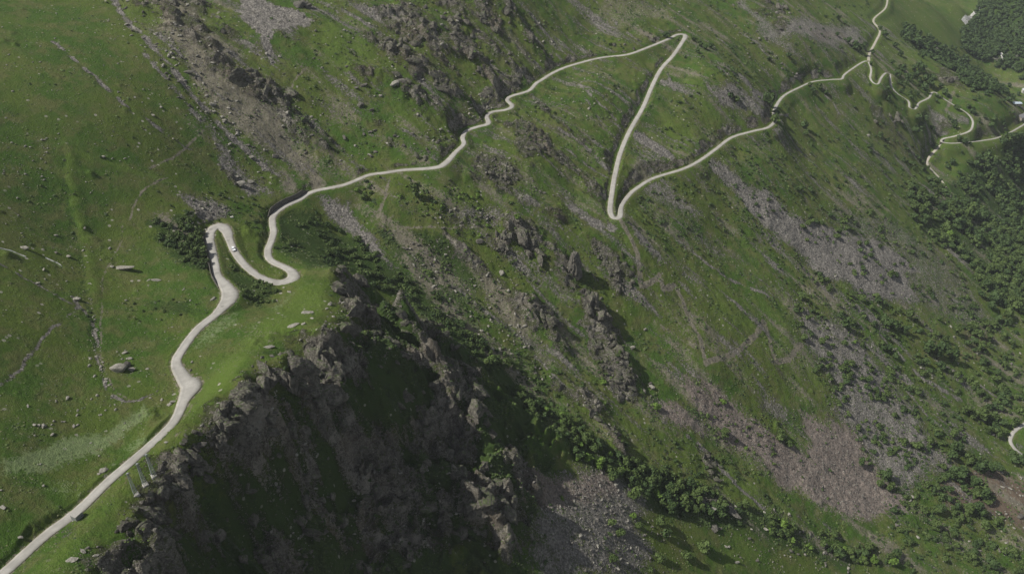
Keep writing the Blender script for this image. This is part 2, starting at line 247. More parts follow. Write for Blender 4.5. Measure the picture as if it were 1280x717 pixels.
# ------------------------------------------------------------------ ground cover, channel by channel
CH = {k: i for i, k in enumerate(['rock', 'scree', 'bare', 'pink', 'pale', 'lush', 'dark', 'dirt'])}
REGIONS = [ # channel, strength, softness in metres, outline
 ('scree',1.15,9,[(888,208),(915,216),(945,238),(985,262),(1030,285),(1068,296),(1100,300),(1152,332),(1122,340),(1150,368),(1146,386),(1100,378),(1060,358),(1010,328),(955,284)]),
 ('scree',.72,16,[(978,362),(1030,395),(1060,400),(1100,450),(1150,520),(1200,590),(1130,620),(1080,580),(1040,520),(1030,470),(995,420)]),
 ('scree',.5,18,[(1000,250),(1100,262),(1200,330),(1260,420),(1210,420),(1150,380),(1060,300)]),
 ('pink',1.05,13,[(850,470),(880,478),(930,515),(968,545),(1010,570),(1000,520),(1040,530),(1075,560),(1100,590),(1130,632),(1095,648),(1020,638),(1004,610),(975,604),(945,575),(900,545),(872,510)]),
 ('pink',.75,10,[(792,508),(835,500),(872,520),(890,545),(850,545)]),
 ('scree',.8,6,[(800,498),(835,503),(880,528),(885,548),(830,535)]),
 ('scree',.95,5,[(782,278),(800,288),(838,326),(815,326),(792,305)]),
 ('scree',.7,9,[(660,592),(700,588),(740,580),(790,605),(812,632),(800,660),(822,690),(806,725),(680,725),(655,690),(668,650)]),
 ('pink',.75,8,[(640,590),(700,595),(760,585),(780,620),(700,640),(650,640)]),
 ('scree',1,3,[(286,-5),(335,-5),(350,8),(388,30),(365,45),(345,55),(358,82),(338,80),(326,45),(305,20)]),
 ('scree',.9,2,[(330,72),(345,74),(355,88),(340,86)]),
 ('scree',.9,4,[(793,150),(806,168),(842,195),(840,208),(815,200),(800,190),(788,165)]),
 ('scree',.95,3,[(834,92),(842,98),(850,120),(840,118)]),
 ('bare',.7,6,[(782,195),(800,198),(818,220),(805,230),(785,222)]),
 ('scree',.8,6,[(884,98),(905,108),(965,140),(962,150),(925,142),(900,125)]),
 ('scree',.8,4,[(918,88),(940,108),(965,122),(955,130),(935,118)]),
 ('scree',.75,14,[(950,30),(1000,20),(1070,35),(1090,60),(1050,70),(1010,55),(960,50)]),
 ('pink',.5,14,[(990,30),(1050,32),(1070,60),(1030,60)]),
 ('scree',.6,9,[(930,-10),(960,20),(975,45),(1015,80),(985,75),(950,40),(915,-10)]),
 ('dirt',.9,8,[(1175,605),(1225,568),(1290,600),(1290,668),(1235,650),(1190,640)]),
 ('dirt',.55,10,[(1200,412),(1240,405),(1255,440),(1225,470),(1195,450)]),
 ('dirt',.5,20,[(1080,120),(1130,150),(1165,200),(1140,215),(1090,180)]),
 ('scree',.85,4,[(398,242),(415,240),(440,258),(465,295),(500,335),(488,335),(455,310),(430,280),(412,262)]),
 ('bare',.75,6,[(500,305),(530,330),(575,385),(620,430),(690,500),(665,500),(600,440),(545,385),(505,335)]),
 ('bare',.8,8,[(175,-5),(240,-5),(285,60),(330,115),(350,150),(400,215),(372,228),(320,180),(262,125),(215,75)]),
 ('bare',.85,3,[(368,182),(385,200),(412,228),(392,234),(378,210)]),
 ('bare',.8,4,[(345,215),(358,222),(370,240),(345,246)]),
 ('scree',.7,5,[(258,165),(285,185),(330,235),(345,250),(315,248),(285,220)]),
 ('rock',.8,3,[(285,208),(298,215),(302,236),(292,230)]),
 ('bare',.6,9,[(395,105),(440,130),(455,160),(430,170),(390,150)]),
 ('scree',.7,5,[(430,190),(450,200),(462,214),(440,214)]),
 ('bare',.75,6,[(585,322),(620,338),(650,380),(672,440),(650,430),(615,390),(590,350)]),
 ('bare',.6,6,[(655,395),(690,440),(705,470),(680,462),(655,430)]),
 ('scree',.6,6,[(545,265),(580,258),(625,262),(640,282),(590,284),(560,278)]),
 ('scree',.7,6,[(636,240),(665,245),(688,266),(665,272),(645,262)]),
 ('bare',.55,8,[(740,60),(800,30),(850,30),(840,10),(780,-10),(740,-10)]),
 ('bare',.5,9,[(720,160),(745,180),(765,215),(740,210),(715,180)]),
 ('scree',.65,10,[(795,225),(840,230),(880,275),(850,275),(810,250)]),
 ('scree',.5,12,[(850,270),(900,300),(940,330),(900,330),(860,300)]),
 ('bare',.6,8,[(840,415),(870,425),(890,450),(860,440)]),
 ('scree',.6,8,[(950,480),(1000,530),(985,540),(940,500)]),
 ('dirt',.8,3,[(165,585),(172,580),(158,602),(150,606)]),
 ('bare',.7,5,[(180,264),(205,262),(240,290),(262,318),(268,338),(250,330),(225,300)]),
 ('scree',.8,5,[(228,248),(262,252),(288,262),(270,280),(240,272)]),
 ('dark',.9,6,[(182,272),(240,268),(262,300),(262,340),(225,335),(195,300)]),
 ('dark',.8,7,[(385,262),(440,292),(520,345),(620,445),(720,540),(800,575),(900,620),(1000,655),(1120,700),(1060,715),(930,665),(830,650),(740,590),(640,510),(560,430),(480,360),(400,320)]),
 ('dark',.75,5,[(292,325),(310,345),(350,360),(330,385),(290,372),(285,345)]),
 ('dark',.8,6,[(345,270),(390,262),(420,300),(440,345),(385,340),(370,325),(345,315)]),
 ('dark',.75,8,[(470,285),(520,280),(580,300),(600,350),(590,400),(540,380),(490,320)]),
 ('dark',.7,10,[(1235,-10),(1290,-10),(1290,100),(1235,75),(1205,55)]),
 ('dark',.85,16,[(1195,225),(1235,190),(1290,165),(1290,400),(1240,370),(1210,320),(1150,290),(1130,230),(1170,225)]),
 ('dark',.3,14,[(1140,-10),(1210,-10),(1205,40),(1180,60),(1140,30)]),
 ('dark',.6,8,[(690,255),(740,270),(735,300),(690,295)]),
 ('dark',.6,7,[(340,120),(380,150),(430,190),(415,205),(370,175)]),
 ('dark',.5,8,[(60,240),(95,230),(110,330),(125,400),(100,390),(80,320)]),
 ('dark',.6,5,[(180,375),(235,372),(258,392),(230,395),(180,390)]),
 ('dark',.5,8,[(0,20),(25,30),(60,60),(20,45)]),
 ('lush',.9,7,[(345,385),(385,352),(425,350),(400,395),(340,440),(290,480),(240,530),(225,520),(250,480),(290,440)]),
 ('lush',.8,6,[(235,540),(300,480),(250,545),(195,590),(120,650),(80,720),(35,720),(100,655),(160,600)]),
 ('lush',.6,8,[(500,300),(560,300),(600,350),(605,410),(560,370)]),
 ('lush',.7,7,[(400,25),(470,20),(470,80),(440,110),(400,80)]),
 ('lush',.6,9,[(480,120),(560,140),(570,165),(520,180),(480,150)]),
 ('lush',.65,10,[(855,80),(900,110),(940,160),(880,150),(850,110)]),
 ('lush',.6,10,[(820,130),(880,180),(840,200),(800,160)]),
 ('lush',.6,10,[(700,135),(750,175),(765,235),(720,190)]),
 ('lush',.6,12,[(860,330),(960,370),(1010,420),(1040,500),(980,470),(880,400)]),
 ('lush',.7,12,[(1065,-5),(1100,20),(1080,60),(1040,10)]),
 ('lush',.6,12,[(1125,110),(1185,100),(1215,150),(1170,170),(1130,130)]),
 ('lush',.6,12,[(1215,88),(1265,100),(1280,122),(1235,112)]),
 ('lush',.5,12,[(1060,250),(1120,200),(1180,260),(1180,300),(1120,290)]),
 ('lush',.8,5,[(880,565),(930,590),(975,640),(950,640),(890,600)]),
 ('lush',.8,5,[(810,600),(840,602),(880,620),(880,640),(830,625)]),
 ('lush',.7,6,[(920,660),(960,690),(950,715),(880,710)]),
 ('lush',.7,3,[(648,350),(690,350),(730,370),(735,385),(690,375)]),
 ('lush',.5,8,[(80,180),(150,200),(250,235),(240,245),(150,225),(85,205)]),
 ('lush',.5,8,[(150,130),(215,170),(200,190),(140,160)]),
 ('pale',.85,4,[(-5,575),(40,560),(80,545),(130,540),(180,505),(186,518),(150,552),(60,585),(0,595)]),
 ('pale',.6,4,[(150,560),(176,540),(172,535),(186,548),(160,572)]),
 ('pale',.5,5,[(40,600),(110,590),(100,625),(50,620)]),
 ('pale',.55,5,[(238,418),(262,398),(298,385),(300,402),(262,432),(238,445)]),
 ('pale',.5,3,[(330,385),(365,365),(385,350),(392,352),(360,378),(335,395)]),
 ('scree',.5,3,[(55,672),(75,665),(95,660),(90,672)]),
 ('lush',.55,30,[(1050,120),(1290,150),(1290,240),(1160,240),(1060,200)]),
 ('lush',.6,30,[(1000,-10),(1230,-10),(1200,90),(1100,120),(1050,60)]),
 ('lush',.5,30,[(1180,400),(1290,400),(1290,600),(1230,560),(1150,480)]),
 ('lush',.45,30,[(1020,240),(1120,250),(1230,400),(1180,400),(1050,290)]),
 ('lush',.5,20,[(640,150),(720,230),(760,270),(700,260),(640,200)]),
 # crags
 ('rock',.47,4,[(430,352),(452,356),(500,385),(560,445),(620,530),(655,590),(668,655),(640,672),(560,690),(480,720),(400,722),(300,722),(105,722),(112,690),(145,652),(178,612),(205,590),(243,562),(285,508),(322,472),(365,457),(402,432),(408,406)]),
 ('rock',.34,3,[(400,425),(440,440),(430,540),(380,545),(350,500),(300,520),(270,560),(330,600),(250,640),(150,700),(110,700),(150,655),(205,592),(243,562),(285,508),(322,472),(365,457)]),
 ('rock',.5,3,[(530,500),(575,520),(612,560),(608,595),(570,590),(540,560)]),
 ('rock',.5,3,[(560,600),(600,610),(650,640),(640,668),(590,660),(540,640)]),
 ('rock',.5,3,[(500,650),(560,660),(560,700),(520,720),(500,700)]),
 ('rock',.85,3,[(482,22),(500,12),(524,22),(548,52),(545,60),(520,58),(500,50),(480,38)]),
 ('rock',.8,3,[(474,55),(500,55),(530,80),(560,105),(572,112),(560,118),(535,95),(505,92),(480,70)]),
 ('rock',.8,3,[(488,98),(510,98),(528,112),(540,130),(520,125),(505,112)]),
 ('rock',.85,3,[(548,18),(568,22),(590,48),(605,65),(590,72),(570,62),(552,40)]),
 ('rock',.7,3,[(530,62),(545,62),(575,90),(580,100),(560,92)]),
 ('rock',.8,3,[(570,0),(600,-5),(622,30),(620,48),(605,40),(585,25)]),
 ('rock',.75,3,[(615,-5),(640,10),(655,28),(648,34),(630,20)]),
 ('rock',.7,3,[(590,75),(610,78),(640,108),(625,118),(600,98)]),
 ('rock',.9,2,[(603,116),(618,112),(636,122),(634,134),(612,142),(600,132)]),
 ('rock',.7,4,[(600,100),(660,95),(672,104),(650,112),(625,118)]),
 ('rock',.8,3,[(590,205),(625,200),(650,215),(640,235),(600,225)]),
 ('rock',.75,3,[(640,155),(680,165),(690,200),(665,205),(645,180)]),
 ('rock',.8,2,[(645,286),(660,286),(664,302),(682,322),(676,330),(655,316),(646,300)]),
 ('rock',.75,2,[(606,290),(625,292),(640,300),(628,316),(612,310)]),
 ('rock',.9,2.5,[(723,368),(745,368),(758,395),(770,425),(788,470),(790,495),(778,500),(760,470),(742,440),(735,410),(720,402),(732,395)]),
 ('rock',.75,3,[(738,430),(765,430),(790,500),(775,505),(752,470)]),
 ('rock',.8,2,[(676,384),(690,390),(702,412),(690,428),(680,415)]),
 ('rock',.7,3,[(765,328),(790,345),(792,372),(775,378),(758,355)]),
 ('rock',.7,4,[(738,300),(755,310),(772,335),(760,345),(745,320)]),
 ('rock',.85,2,[(722,492),(738,494),(752,512),(748,522),(730,510)]),
 ('rock',.7,3,[(762,480),(788,480),(800,500),(790,510),(768,500)]),
 ('rock',.7,3,[(870,560),(895,570),(905,600),(885,600)]),
 ('rock',.9,2,[(880,622),(900,620),(912,628),(915,640),(900,636)]),
 ('rock',.7,3,[(292,88),(322,95),(345,115),(335,132),(310,128),(290,110)]),
 ('rock',.6,5,[(205,0),(250,0),(290,40),(300,70),(270,60),(230,35)]),
 ('rock',.6,4,[(300,95),(360,110),(375,122),(345,130)]),
 ('rock',.6,4,[(450,160),(485,160),(490,175),(455,175)]),
 ('rock',.5,5,[(955,0),(978,2),(980,25),(965,40),(950,20)]),
 ('rock',.6,8,[(1160,90),(1175,85),(1200,95),(1205,110),(1180,105)]),
 ('rock',.55,8,[(1170,158),(1200,158),(1205,168),(1180,168)]),
 ('rock',.5,6,[(1090,90),(1110,104),(1120,116),(1105,115)]),
 ('rock',.5,8,[(1085,145),(1125,140),(1130,158),(1095,160)]),
]
STROKES = [ # channel, strength, half width m, trench depth, line
 ('scree',1.1,2.2,1.2,[(140,-5),(150,14),(163,32),(185,50),(203,75),(222,92),(240,118),(262,140),(275,158),(300,182),(330,210)]),
 ('scree',1.0,1.2,.6,[(200,50),(225,68),(250,100),(290,135),(300,145)]),
 ('scree',.8,2,.6,[(182,68),(205,95),(238,135),(250,150)]),
 ('scree',1.1,1.3,.7,[(68,52),(85,67),(110,88),(140,115),(165,140),(180,146),(203,163)]),
 ('scree',.8,.8,.4,[(203,163),(232,183),(250,190)]),
 ('bare',.85,.7,.1,[(186,210),(215,198),(232,184),(246,170),(256,164)]),
 ('bare',.85,.6,.1,[(162,275),(166,260),(176,240),(210,222)]),
 ('bare',.7,.5,.1,[(152,282),(153,300),(140,322),(128,345),(127,370),(126,400),(125,440),(130,462),(145,490),(165,500)]),
 ('scree',.9,.8,.4,[(92,370),(98,380),(113,398),(118,415),(120,430),(124,460),(135,490),(155,500),(175,498),(195,488)]),
 ('dark',.7,1.6,.35,[(80,190),(82,225),(88,260),(96,300),(104,330),(108,370),(112,400),(116,430)]),
 ('lush',.9,2.4,-.8,[(88,190),(90,225),(95,255),(108,300),(118,370)]),
 ('lush',1.0,2.4,-.6,[(84,185),(120,202),(160,212),(200,225),(235,240)]),
 ('lush',.5,2.2,-.6,[(90,262),(130,275),(175,285),(200,290)]),
 ('pale',.9,.8,.6,[(0,310),(15,313),(32,321)]),
 ('pale',.9,.8,.6,[(57,322),(70,328),(77,332)]),
 ('scree',.7,.7,.5,[(-5,326),(20,340),(45,353),(65,365),(90,378)]),
 ('scree',.8,.7,.3,[(96,382),(75,402),(58,422),(40,445),(15,475),(0,482)]),
 ('bare',.8,1.2,.1,[(240,505),(234,520),(228,528)]),
 ('bare',.7,.6,0,[(222,560),(235,553),(245,548)]),
 ('bare',.6,.8,.3,[(330,20),(320,38)]),
 ('dark',.8,1.6,.5,[(60,652),(110,618),(150,585),(180,560),(205,540)]),
 # trails on the big slope
 ('bare',.95,1.0,.1,[(488,222),(482,245),(474,262),(476,278),(480,284)]),
 ('bare',.8,.8,.1,[(480,284),(520,282),(560,284),(615,284),(635,270)]),
 ('lush',.9,1.1,.1,[(770,274),(785,295),(797,320),(801,360),(815,352),(825,345),(829,362),(843,356),(853,372),(860,395),(875,425),(881,458),(900,450),(925,438),(945,420),(955,402),(962,425),(968,455),(985,450),(1002,430)]),
 ('bare',2.0,1.5,.15,[(770,274),(785,295),(797,320),(801,360),(815,352),(825,345),(829,362),(843,356),(853,372),(860,395),(875,425),(881,458),(900,450),(925,438),(945,420),(955,402),(962,425),(968,455),(985,450),(1002,430)]),
 ('bare',.9,.6,.1,[(658,276),(672,290),(688,300),(696,304)]),
 ('bare',.7,.5,.1,[(660,368),(675,358),(688,342)]),
 ('bare',.9,.6,.1,[(728,292),(722,298),(738,305)]),
 ('bare',.8,.7,.1,[(360,120),(368,105),(385,84)]),
 ('scree',1,1.4,.2,[(1028,116),(1042,130),(1048,142),(1060,152),(1068,162)]),
 ('scree',.9,1.1,.2,[(972,146),(985,146)]),
 ('scree',.9,2,.8,[(860,545),(885,565),(905,590),(930,615),(955,638)]),
 ('scree',.9,1.8,.8,[(850,300),(900,340),(960,370)]),
 ('scree',.8,1.8,.6,[(700,180),(740,210),(760,222)]),
 ('scree',.9,2.4,.8,[(700,165),(730,185),(772,225)]),
 ('scree',.8,1.8,.8,[(710,95),(740,120),(770,150)]),
 ('scree',.7,1.8,.6,[(730,120),(750,150),(775,180)]),
 ('scree',.7,2.2,.6,[(650,20),(668,45),(690,70)]),
 ('scree',.7,2.2,.6,[(735,-5),(760,20),(775,35),(800,50)]),
 ('scree',.7,1.5,.4,[(620,395),(660,430),(690,470),(720,500),(770,550)]),
 ('scree',.8,1.6,.5,[(745,400),(750,425)]),
 ('scree',.9,4.5,.8,[(712,255),(735,275),(765,285)]),
 ('bare',.7,3,.5,[(820,405),(850,425),(880,440)]),
 ('bare',.8,2.5,-1.0,[(710,490),(740,520),(765,550),(775,565)]),
 ('scree',.8,3,.6,[(1100,420),(1150,470),(1200,500)]),
 ('scree',.8,1.5,.4,[(1220,480),(1250,500),(1262,512)]),
 ('scree',.7,2.2,.6,[(1000,330),(1050,380),(1100,440),(1160,520)]),
 ('scree',.8,2.0,.8,[(870,190),(930,235),(960,255)]),
 ('bare',.9,2.2,.3,[(1195,108),(1182,140)]),
]
RIBS = [ # height, half width, line: rocky ribs that run down the slope
 (7,8,[(500,8),(540,38),(580,72),(618,108),(632,120)]),
 (6,8,[(545,-4),(585,35),(625,68),(668,100)]),
 (8,8,[(470,52),(510,80),(545,100),(580,125),(600,140)]),
 (6,8,[(455,88),(485,98),(520,120),(550,142),(565,162)]),
 (8,9,[(600,-8),(622,10),(650,40),(680,72)]),
 (7,7,[(480,18),(505,28),(530,48),(560,70)]),
 (6,8,[(190,10),(240,50),(300,100),(345,130),(400,190)]),
 (7,9,[(640,285),(665,300),(700,330)]),
 (9,9,[(722,368),(740,385),(765,430),(785,480)]),
 (6,9,[(660,385),(690,410),(700,440)]),
 (4,8,[(590,220),(640,250),(690,280)]),
 (4,8,[(640,165),(690,200),(740,240)]),
 (4,7,[(660,130),(720,170),(770,210)]),
 (5,8,[(700,480),(745,515),(775,560)]),
 (4,9,[(560,300),(610,340),(660,400)]),
 (5,10,[(520,395),(580,470),(620,560),(660,650)]),
 (15,12,[(412,470),(400,500),(385,535)]),
 (13,12,[(480,400),(540,460),(590,520),(612,585)]),
 (12,11,[(330,535),(300,570),(250,640),(210,710)]),
 (11,12,[(440,540),(500,600),(560,640),(650,668)]),
 (9,9,[(430,352),(470,380),(510,420)]),
 (9,10,[(350,560),(390,620),(430,690)]),
]
for r_ in REGIONS: pass
GREG = [(CH[a], b, c_, ground_poly(d)) for a, b, c_, d in REGIONS]
GSTR = [(CH[a], b, c_, t, ground_poly(d)) for a, b, c_, t, d in STROKES]
GRIB = [(a, b, ground_poly(d)) for a, b, d in RIBS]
BIGSLOPE = ground_poly([(430,-20),(1310,-20),(1310,735),(1100,705),(880,640),(730,560),(600,445),(470,300),(400,232),(300,120),(380,40)])
SPUR = ground_poly([(430,345),(500,385),(620,450),(720,545),(690,600),(660,730),(90,740),(110,690),(180,605),(243,560),(322,470),(405,430)])
SPUR_IN = ground_poly([(445,385),(500,405),(620,468),(720,560),(690,600),(660,730),(150,740),(175,690),(228,640),(280,590),(330,535),(375,495),(425,450)])
UPPERLEFT = ground_poly([(150,-10),(430,-10),(420,200),(340,240),(240,150)])
FX, FY = 0.92, -0.39                              # the way water runs down the big slope

def terrain(x, y, want=True):
    x = np.asarray(x, float); y = np.asarray(y, float); n = len(x)
    z = hbase(x, y)
    W = np.zeros((n, 8), np.float32)
    wob = 3.0 * perlin(x / 9.0, y / 9.0); wob2 = 3.0 * perlin(x / 9.0 + 50, y / 9.0 + 20)
    wk_ = .12 + .88 * sstep(380, 640, np.hypot(x, y))
    wx = x + wob * (.5 + .5 * wk_) + wk_ * (11 * perlin(x / 41, y / 33) + 2.5 * perlin(x / 4.1, y / 4.1)); wy = y + wob2 + wk_ * (11 * perlin(x / 37 + 9, y / 41) + 2.5 * perlin(x / 4.1 + 7, y / 4.1))
    s_ = x * FX + y * FY; t_ = -x * FY + y * FX; brk_ = fbm(t_ / 8, s_ / 34, 4, .6)
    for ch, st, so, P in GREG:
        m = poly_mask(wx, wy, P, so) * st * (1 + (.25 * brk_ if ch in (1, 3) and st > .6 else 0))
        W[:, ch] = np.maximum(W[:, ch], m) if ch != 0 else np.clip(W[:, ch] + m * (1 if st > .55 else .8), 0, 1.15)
    big = poly_mask(x, y, BIGSLOPE, 15); spur = poly_mask(x, y, SPUR, 6); ul = poly_mask(x, y, UPPERLEFT, 12)
    s = x * FX + y * FY; t = -x * FY + y * FX
    rough = np.clip(big + ul, 0, 1)
    # streaks of stone between the grass, running down the slope
    st1 = fbm(t / 16 + .6 * perlin(s / 90, t / 60), s / 110, 4, .55)
    st2 = fbm(t / 6.0 + .6 * perlin(s / 50, t / 30), s / 42 + 9, 3, .6)
    patch = fbm(x / 130 + 3, y / 130, 3)
    sv = np.clip(.10 + .62 * st1 + .30 * st2 + .30 * patch, -1, .85) * rough
    far = sstep(250, 480, x)
    W[:, 1] = np.maximum(W[:, 1], np.clip(sv, 0, 1) * (1 - .1 * far))
    W[:, 2] = np.maximum(W[:, 2], np.clip(.16 + .62 * fbm(t / 19 + 40, s / 95, 4) - .25 * patch, 0, .8) * (.45 + .55 * rough) )
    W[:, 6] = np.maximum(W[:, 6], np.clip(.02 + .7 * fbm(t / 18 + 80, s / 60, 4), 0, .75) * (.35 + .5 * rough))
    W[:, 5] = np.maximum(W[:, 5], np.clip(.08 + .5 * fbm(x / 60 + 11, y / 45, 3), 0, .6))
    # relief
    z = z + 2.6 * fbm(x / 95, y / 95, 3) * (.35 + .65 * rough) + .75 * fbm(x / 22 + 7, y / 22, 3) * (.5 + rough)
    inner = poly_mask(x, y, SPUR_IN, 9); bw = spur * inner
    z = z + bw * (9.0 * (ridged(x / 55 + 1.3, y / 36 + .6 * perlin(x / 50, y / 50), 4, .55) - .5) + 4.0 * fbm(x / 24, y / 17 + 3, 4, .6))
    rib = ridged(t / 44 + .5 * perlin(s / 120, t / 80), s / 190 + 3, 3)
    z = z + rough * (1 - .55 * far) * 2.0 * rib * sstep(-.8, .8, patch + .3)
    # rock on the rib flanks
    side = np.zeros(n, np.float32)
    for h, w, P in GRIB:
        d, _ = line_dist(wx, wy, P, w * 3)
        g = np.exp(-(d / w) ** 2)
        ends = 1
        z = z + h * g * (.75 + .45 * perlin(x / 14, y / 14)); side = np.maximum(side, g)
    W[:, 0] = np.maximum(W[:, 0], np.clip(side * (.62 + .5 * st2), 0, .8) * (1 - .2 * spur))
    for ch, st_, hw, tr, P in GSTR:
        wk = .45 if ch in (5, 6, 1) else .2
        d, _ = line_dist(x + wob * wk, y + wob2 * wk, P, hw * 4 + 3)
        m = np.clip(1.25 - d / (hw * 1.5), 0, 1) * st_ * np.clip(.85 + 1.1 * wob2 / 3, .62 if ch == 2 else .25, 1)
        W[:, ch] = np.maximum(W[:, ch], m)
        z = z - tr * np.exp(-(d / (hw * 1.6)) ** 2)
        if ch != 6: W[:, 6] *= 1 - np.clip(m, 0, 1)
        if ch == 2: W[:, 5] *= 1 - np.clip(m, 0, 1)
    # crags
    rk = np.clip(W[:, 0], 0, 1)
    pn = fbm(x / 27 + 5, y / 27, 4, .6)
    pk = np.where(spur > .3, .85 * pn - .04, .5 * pn)
    rsel = sstep(.28, .75, rk + pk)
    W[:, 0] = np.where(rk > .02, np.clip(rk + pk, 0, 1), 0)
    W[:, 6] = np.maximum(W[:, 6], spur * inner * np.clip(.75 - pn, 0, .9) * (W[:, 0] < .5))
    m = rsel > 0.01
    if m.any():
        X, Y = x[m], y[m]
        wa = perlin(X / 9, Y / 9); wb = perlin(X / 8 + 7, Y / 8)
        v1, e1 = cells(X / 15 + .45 * wa, Y / 12 + .45 * wb); v2, e2 = cells(X / 5.2 + .6 * wb, Y / 4.4 + .6 * wa); v3, e3 = cells(X / 2.2 + wa, Y / 1.9 + wb)
        v0, e0 = cells(X / 38 + .3 * wb, Y / 30 + .3 * wa)
        dz = 6.0 * (v0 - .4) * sstep(0, .25, e0) + 4.0 * (v1 - .4) * sstep(0, .22, e1) + 1.5 * (v2 - .4) * sstep(0, .3, e2) + .5 * (v3 - .4) + 2.4 * ridged(X / 17, Y / 17, 5, .55)
        amp = rsel[m] * (.55 + .65 * spur[m]) * np.where(spur[m] > .1, .22 + .78 * inner[m], 1)
        z[m] += dz * amp
    # loose stone
    k = np.clip(np.maximum(np.maximum(W[:, 1], W[:, 3]), W[:, 2] * .6), 0, 1); m = (k > .3)
    if m.any():
        v2, e2 = cells(x[m] / 2.3, y[m] / 2.3)
        z[m] += .55 * (k[m] - .3) / .7 * (v2 - .5) * (v2 > .55) * 2 + .2 * k[m] * perlin(x[m] / .9, y[m] / .9)
    z = z + .20 * perlin(x / 2.3, y / 2.3) + .13 * perlin(x / 1.1, y / 1.1) + (.45 * perlin(x / 5.1, y / 5.1)) * (.4 + .6 * rough) + rough * (.30 * perlin(x / 2.9 + 4, y / 2.9) + .5 * np.clip(perlin(t / 4.5, s / 9), -.2, 1))
    # roads: bench, cut bank above, fill bank below
    road = np.full(n, 1e9); zr = np.zeros(n); hw = np.full(n, 2.5)
    REACH = 16.0
    for q in ROADS:
        P = q[:, :3]; tg = np.gradient(q[:, :2], axis=0); tg /= np.linalg.norm(tg, axis=1)[:, None]
        for i in range(0, len(q) - 1, 12):
            seg = q[i:i + 13]
            bb = (x > seg[:, 0].min() - REACH) & (x < seg[:, 0].max() + REACH) & (y > seg[:, 1].min() - REACH) & (y < seg[:, 1].max() + REACH)
            ids = np.nonzero(bb)[0]
            for j in range(len(seg) - 1):
                if len(ids) == 0: break
                a, b = seg[j], seg[j + 1]
                ex, ey = b[0] - a[0], b[1] - a[1]; L = ex * ex + ey * ey + 1e-9
                tt = np.clip(((x[ids] - a[0]) * ex + (y[ids] - a[1]) * ey) / L, 0, 1)
                dx = x[ids] - a[0] - tt * ex; dy = y[ids] - a[1] - tt * ey
                dd = np.hypot(dx, dy)
                left = (ex * dy - ey * dx) > 0
                hwid = np.where(left, a[3] + (b[3] - a[3]) * tt, a[4] + (b[4] - a[4]) * tt)
                edge = dd - hwid
                k = edge < road[ids]
                kk = ids[k]
                road[kk] = edge[k]; zr[kk] = (a[2] + (b[2] - a[2]) * tt)[k]
    near = road < 14
    rng_ = np.hypot(x, y)
    marg = .35 + rng_ * .0016                      # a verge a little wider where the ground sheet is coarser
    diff = z - zr
    slopecut = np.where(diff > 0, 1.15, .85)
    lim = np.maximum(road - marg, 0) * slopecut
    znew = zr - .12 + np.clip(diff + .12, -lim, lim * 1.0)
    fade = sstep(13, 8, road)
    cut = (near & (diff > 1.0) & (np.abs(znew - z) > .5) & (road > 0))
    z = np.where(near, z + (znew - z) * fade, z)
    cutv = np.where(cut, np.clip((diff - 1.0) / 2.5, 0, 1) * fade, 0)
    cz = cutv * np.clip(.55 + .8 * perlin(x / 14, y / 14), .1, 1) * (1 - .55 * far)
    W[:, 0] = np.maximum(W[:, 0], cz * .95 * (rough > .2) + cz * .3)
    flat = sstep(marg * 1.0 + 2.0, marg, road)
    m = (cutv > .25) & (road > 1.0)
    if m.any():
        v1, e1 = cells(x[m] / 4.4 + .5 * perlin(x[m] / 5, y[m] / 5), y[m] / 3.8); v2, e2 = cells(x[m] / 1.8, y[m] / 1.6)
        z[m] += cutv[m] * sstep(1, 3, road[m]) * (1.7 * (v1 - .5) * sstep(0, .2, e1) + .6 * (v2 - .5) + .7 * perlin(x[m] / 2.1, y[m] / 2.1))
    for ch in (0, 1, 3, 6): W[:, ch] *= 1 - flat * (.9 if ch else 1)
    W[:, 2] = np.maximum(W[:, 2], np.clip(.50 + .35 * perlin(x / 3.1, y / 3.1), 0, 1) * sstep(1.9, .5, road))
    W[:, 5] = np.maximum(W[:, 5], .6 * sstep(5, 1.5, road) * (road > 1.2) * (rng_ < 700) * (.5 + .5 * np.sign(perlin(x / 15, y / 15))))
    return z, W, road
# ------------------------------------------------------------------ scene objects: helpers
def link(o): COL.objects.link(o); return o
def struct(o, kind='structure'): o['kind'] = kind; return o
def mesh_obj(name, verts, faces, mat, parent=None, smooth=False, loc=None):
    me = bpy.data.meshes.new(name); me.from_pydata([tuple(v) for v in verts], [], [tuple(f) for f in faces]); me.validate()
    if mat: me.materials.append(mat)
    if smooth: me.polygons.foreach_set('use_smooth', [True] * len(me.polygons))
    o = link(bpy.data.objects.new(name, me))
    if parent: o.parent = parent
    if loc is not None: o.location = loc
    return o
def fast_mesh(name, V, Q):
    V = np.asarray(V, np.float32); Q = np.asarray(Q, np.int32)
    me = bpy.data.meshes.new(name); me.vertices.add(len(V)); me.vertices.foreach_set('co', V.ravel())
    k = Q.shape[1]; me.loops.add(Q.size); me.polygons.add(len(Q)); me.loops.foreach_set('vertex_index', Q.ravel())
    me.polygons.foreach_set('loop_start', np.arange(0, Q.size, k, dtype=np.int32)); me.update(calc_edges=True)
    return me
def thing(name, label, cat, loc=(0, 0, 0), rot=(0, 0, 0), group=None):
    o = link(bpy.data.objects.new(name, None)); o.location = loc; o.rotation_euler = rot; o.empty_display_size = .5
    o['label'] = label; o['category'] = cat
    if group: o['group'] = group
    return o
def tag(o, label, cat, group=None):
    o['label'] = label; o['category'] = cat
    if group: o['group'] = group
    return o

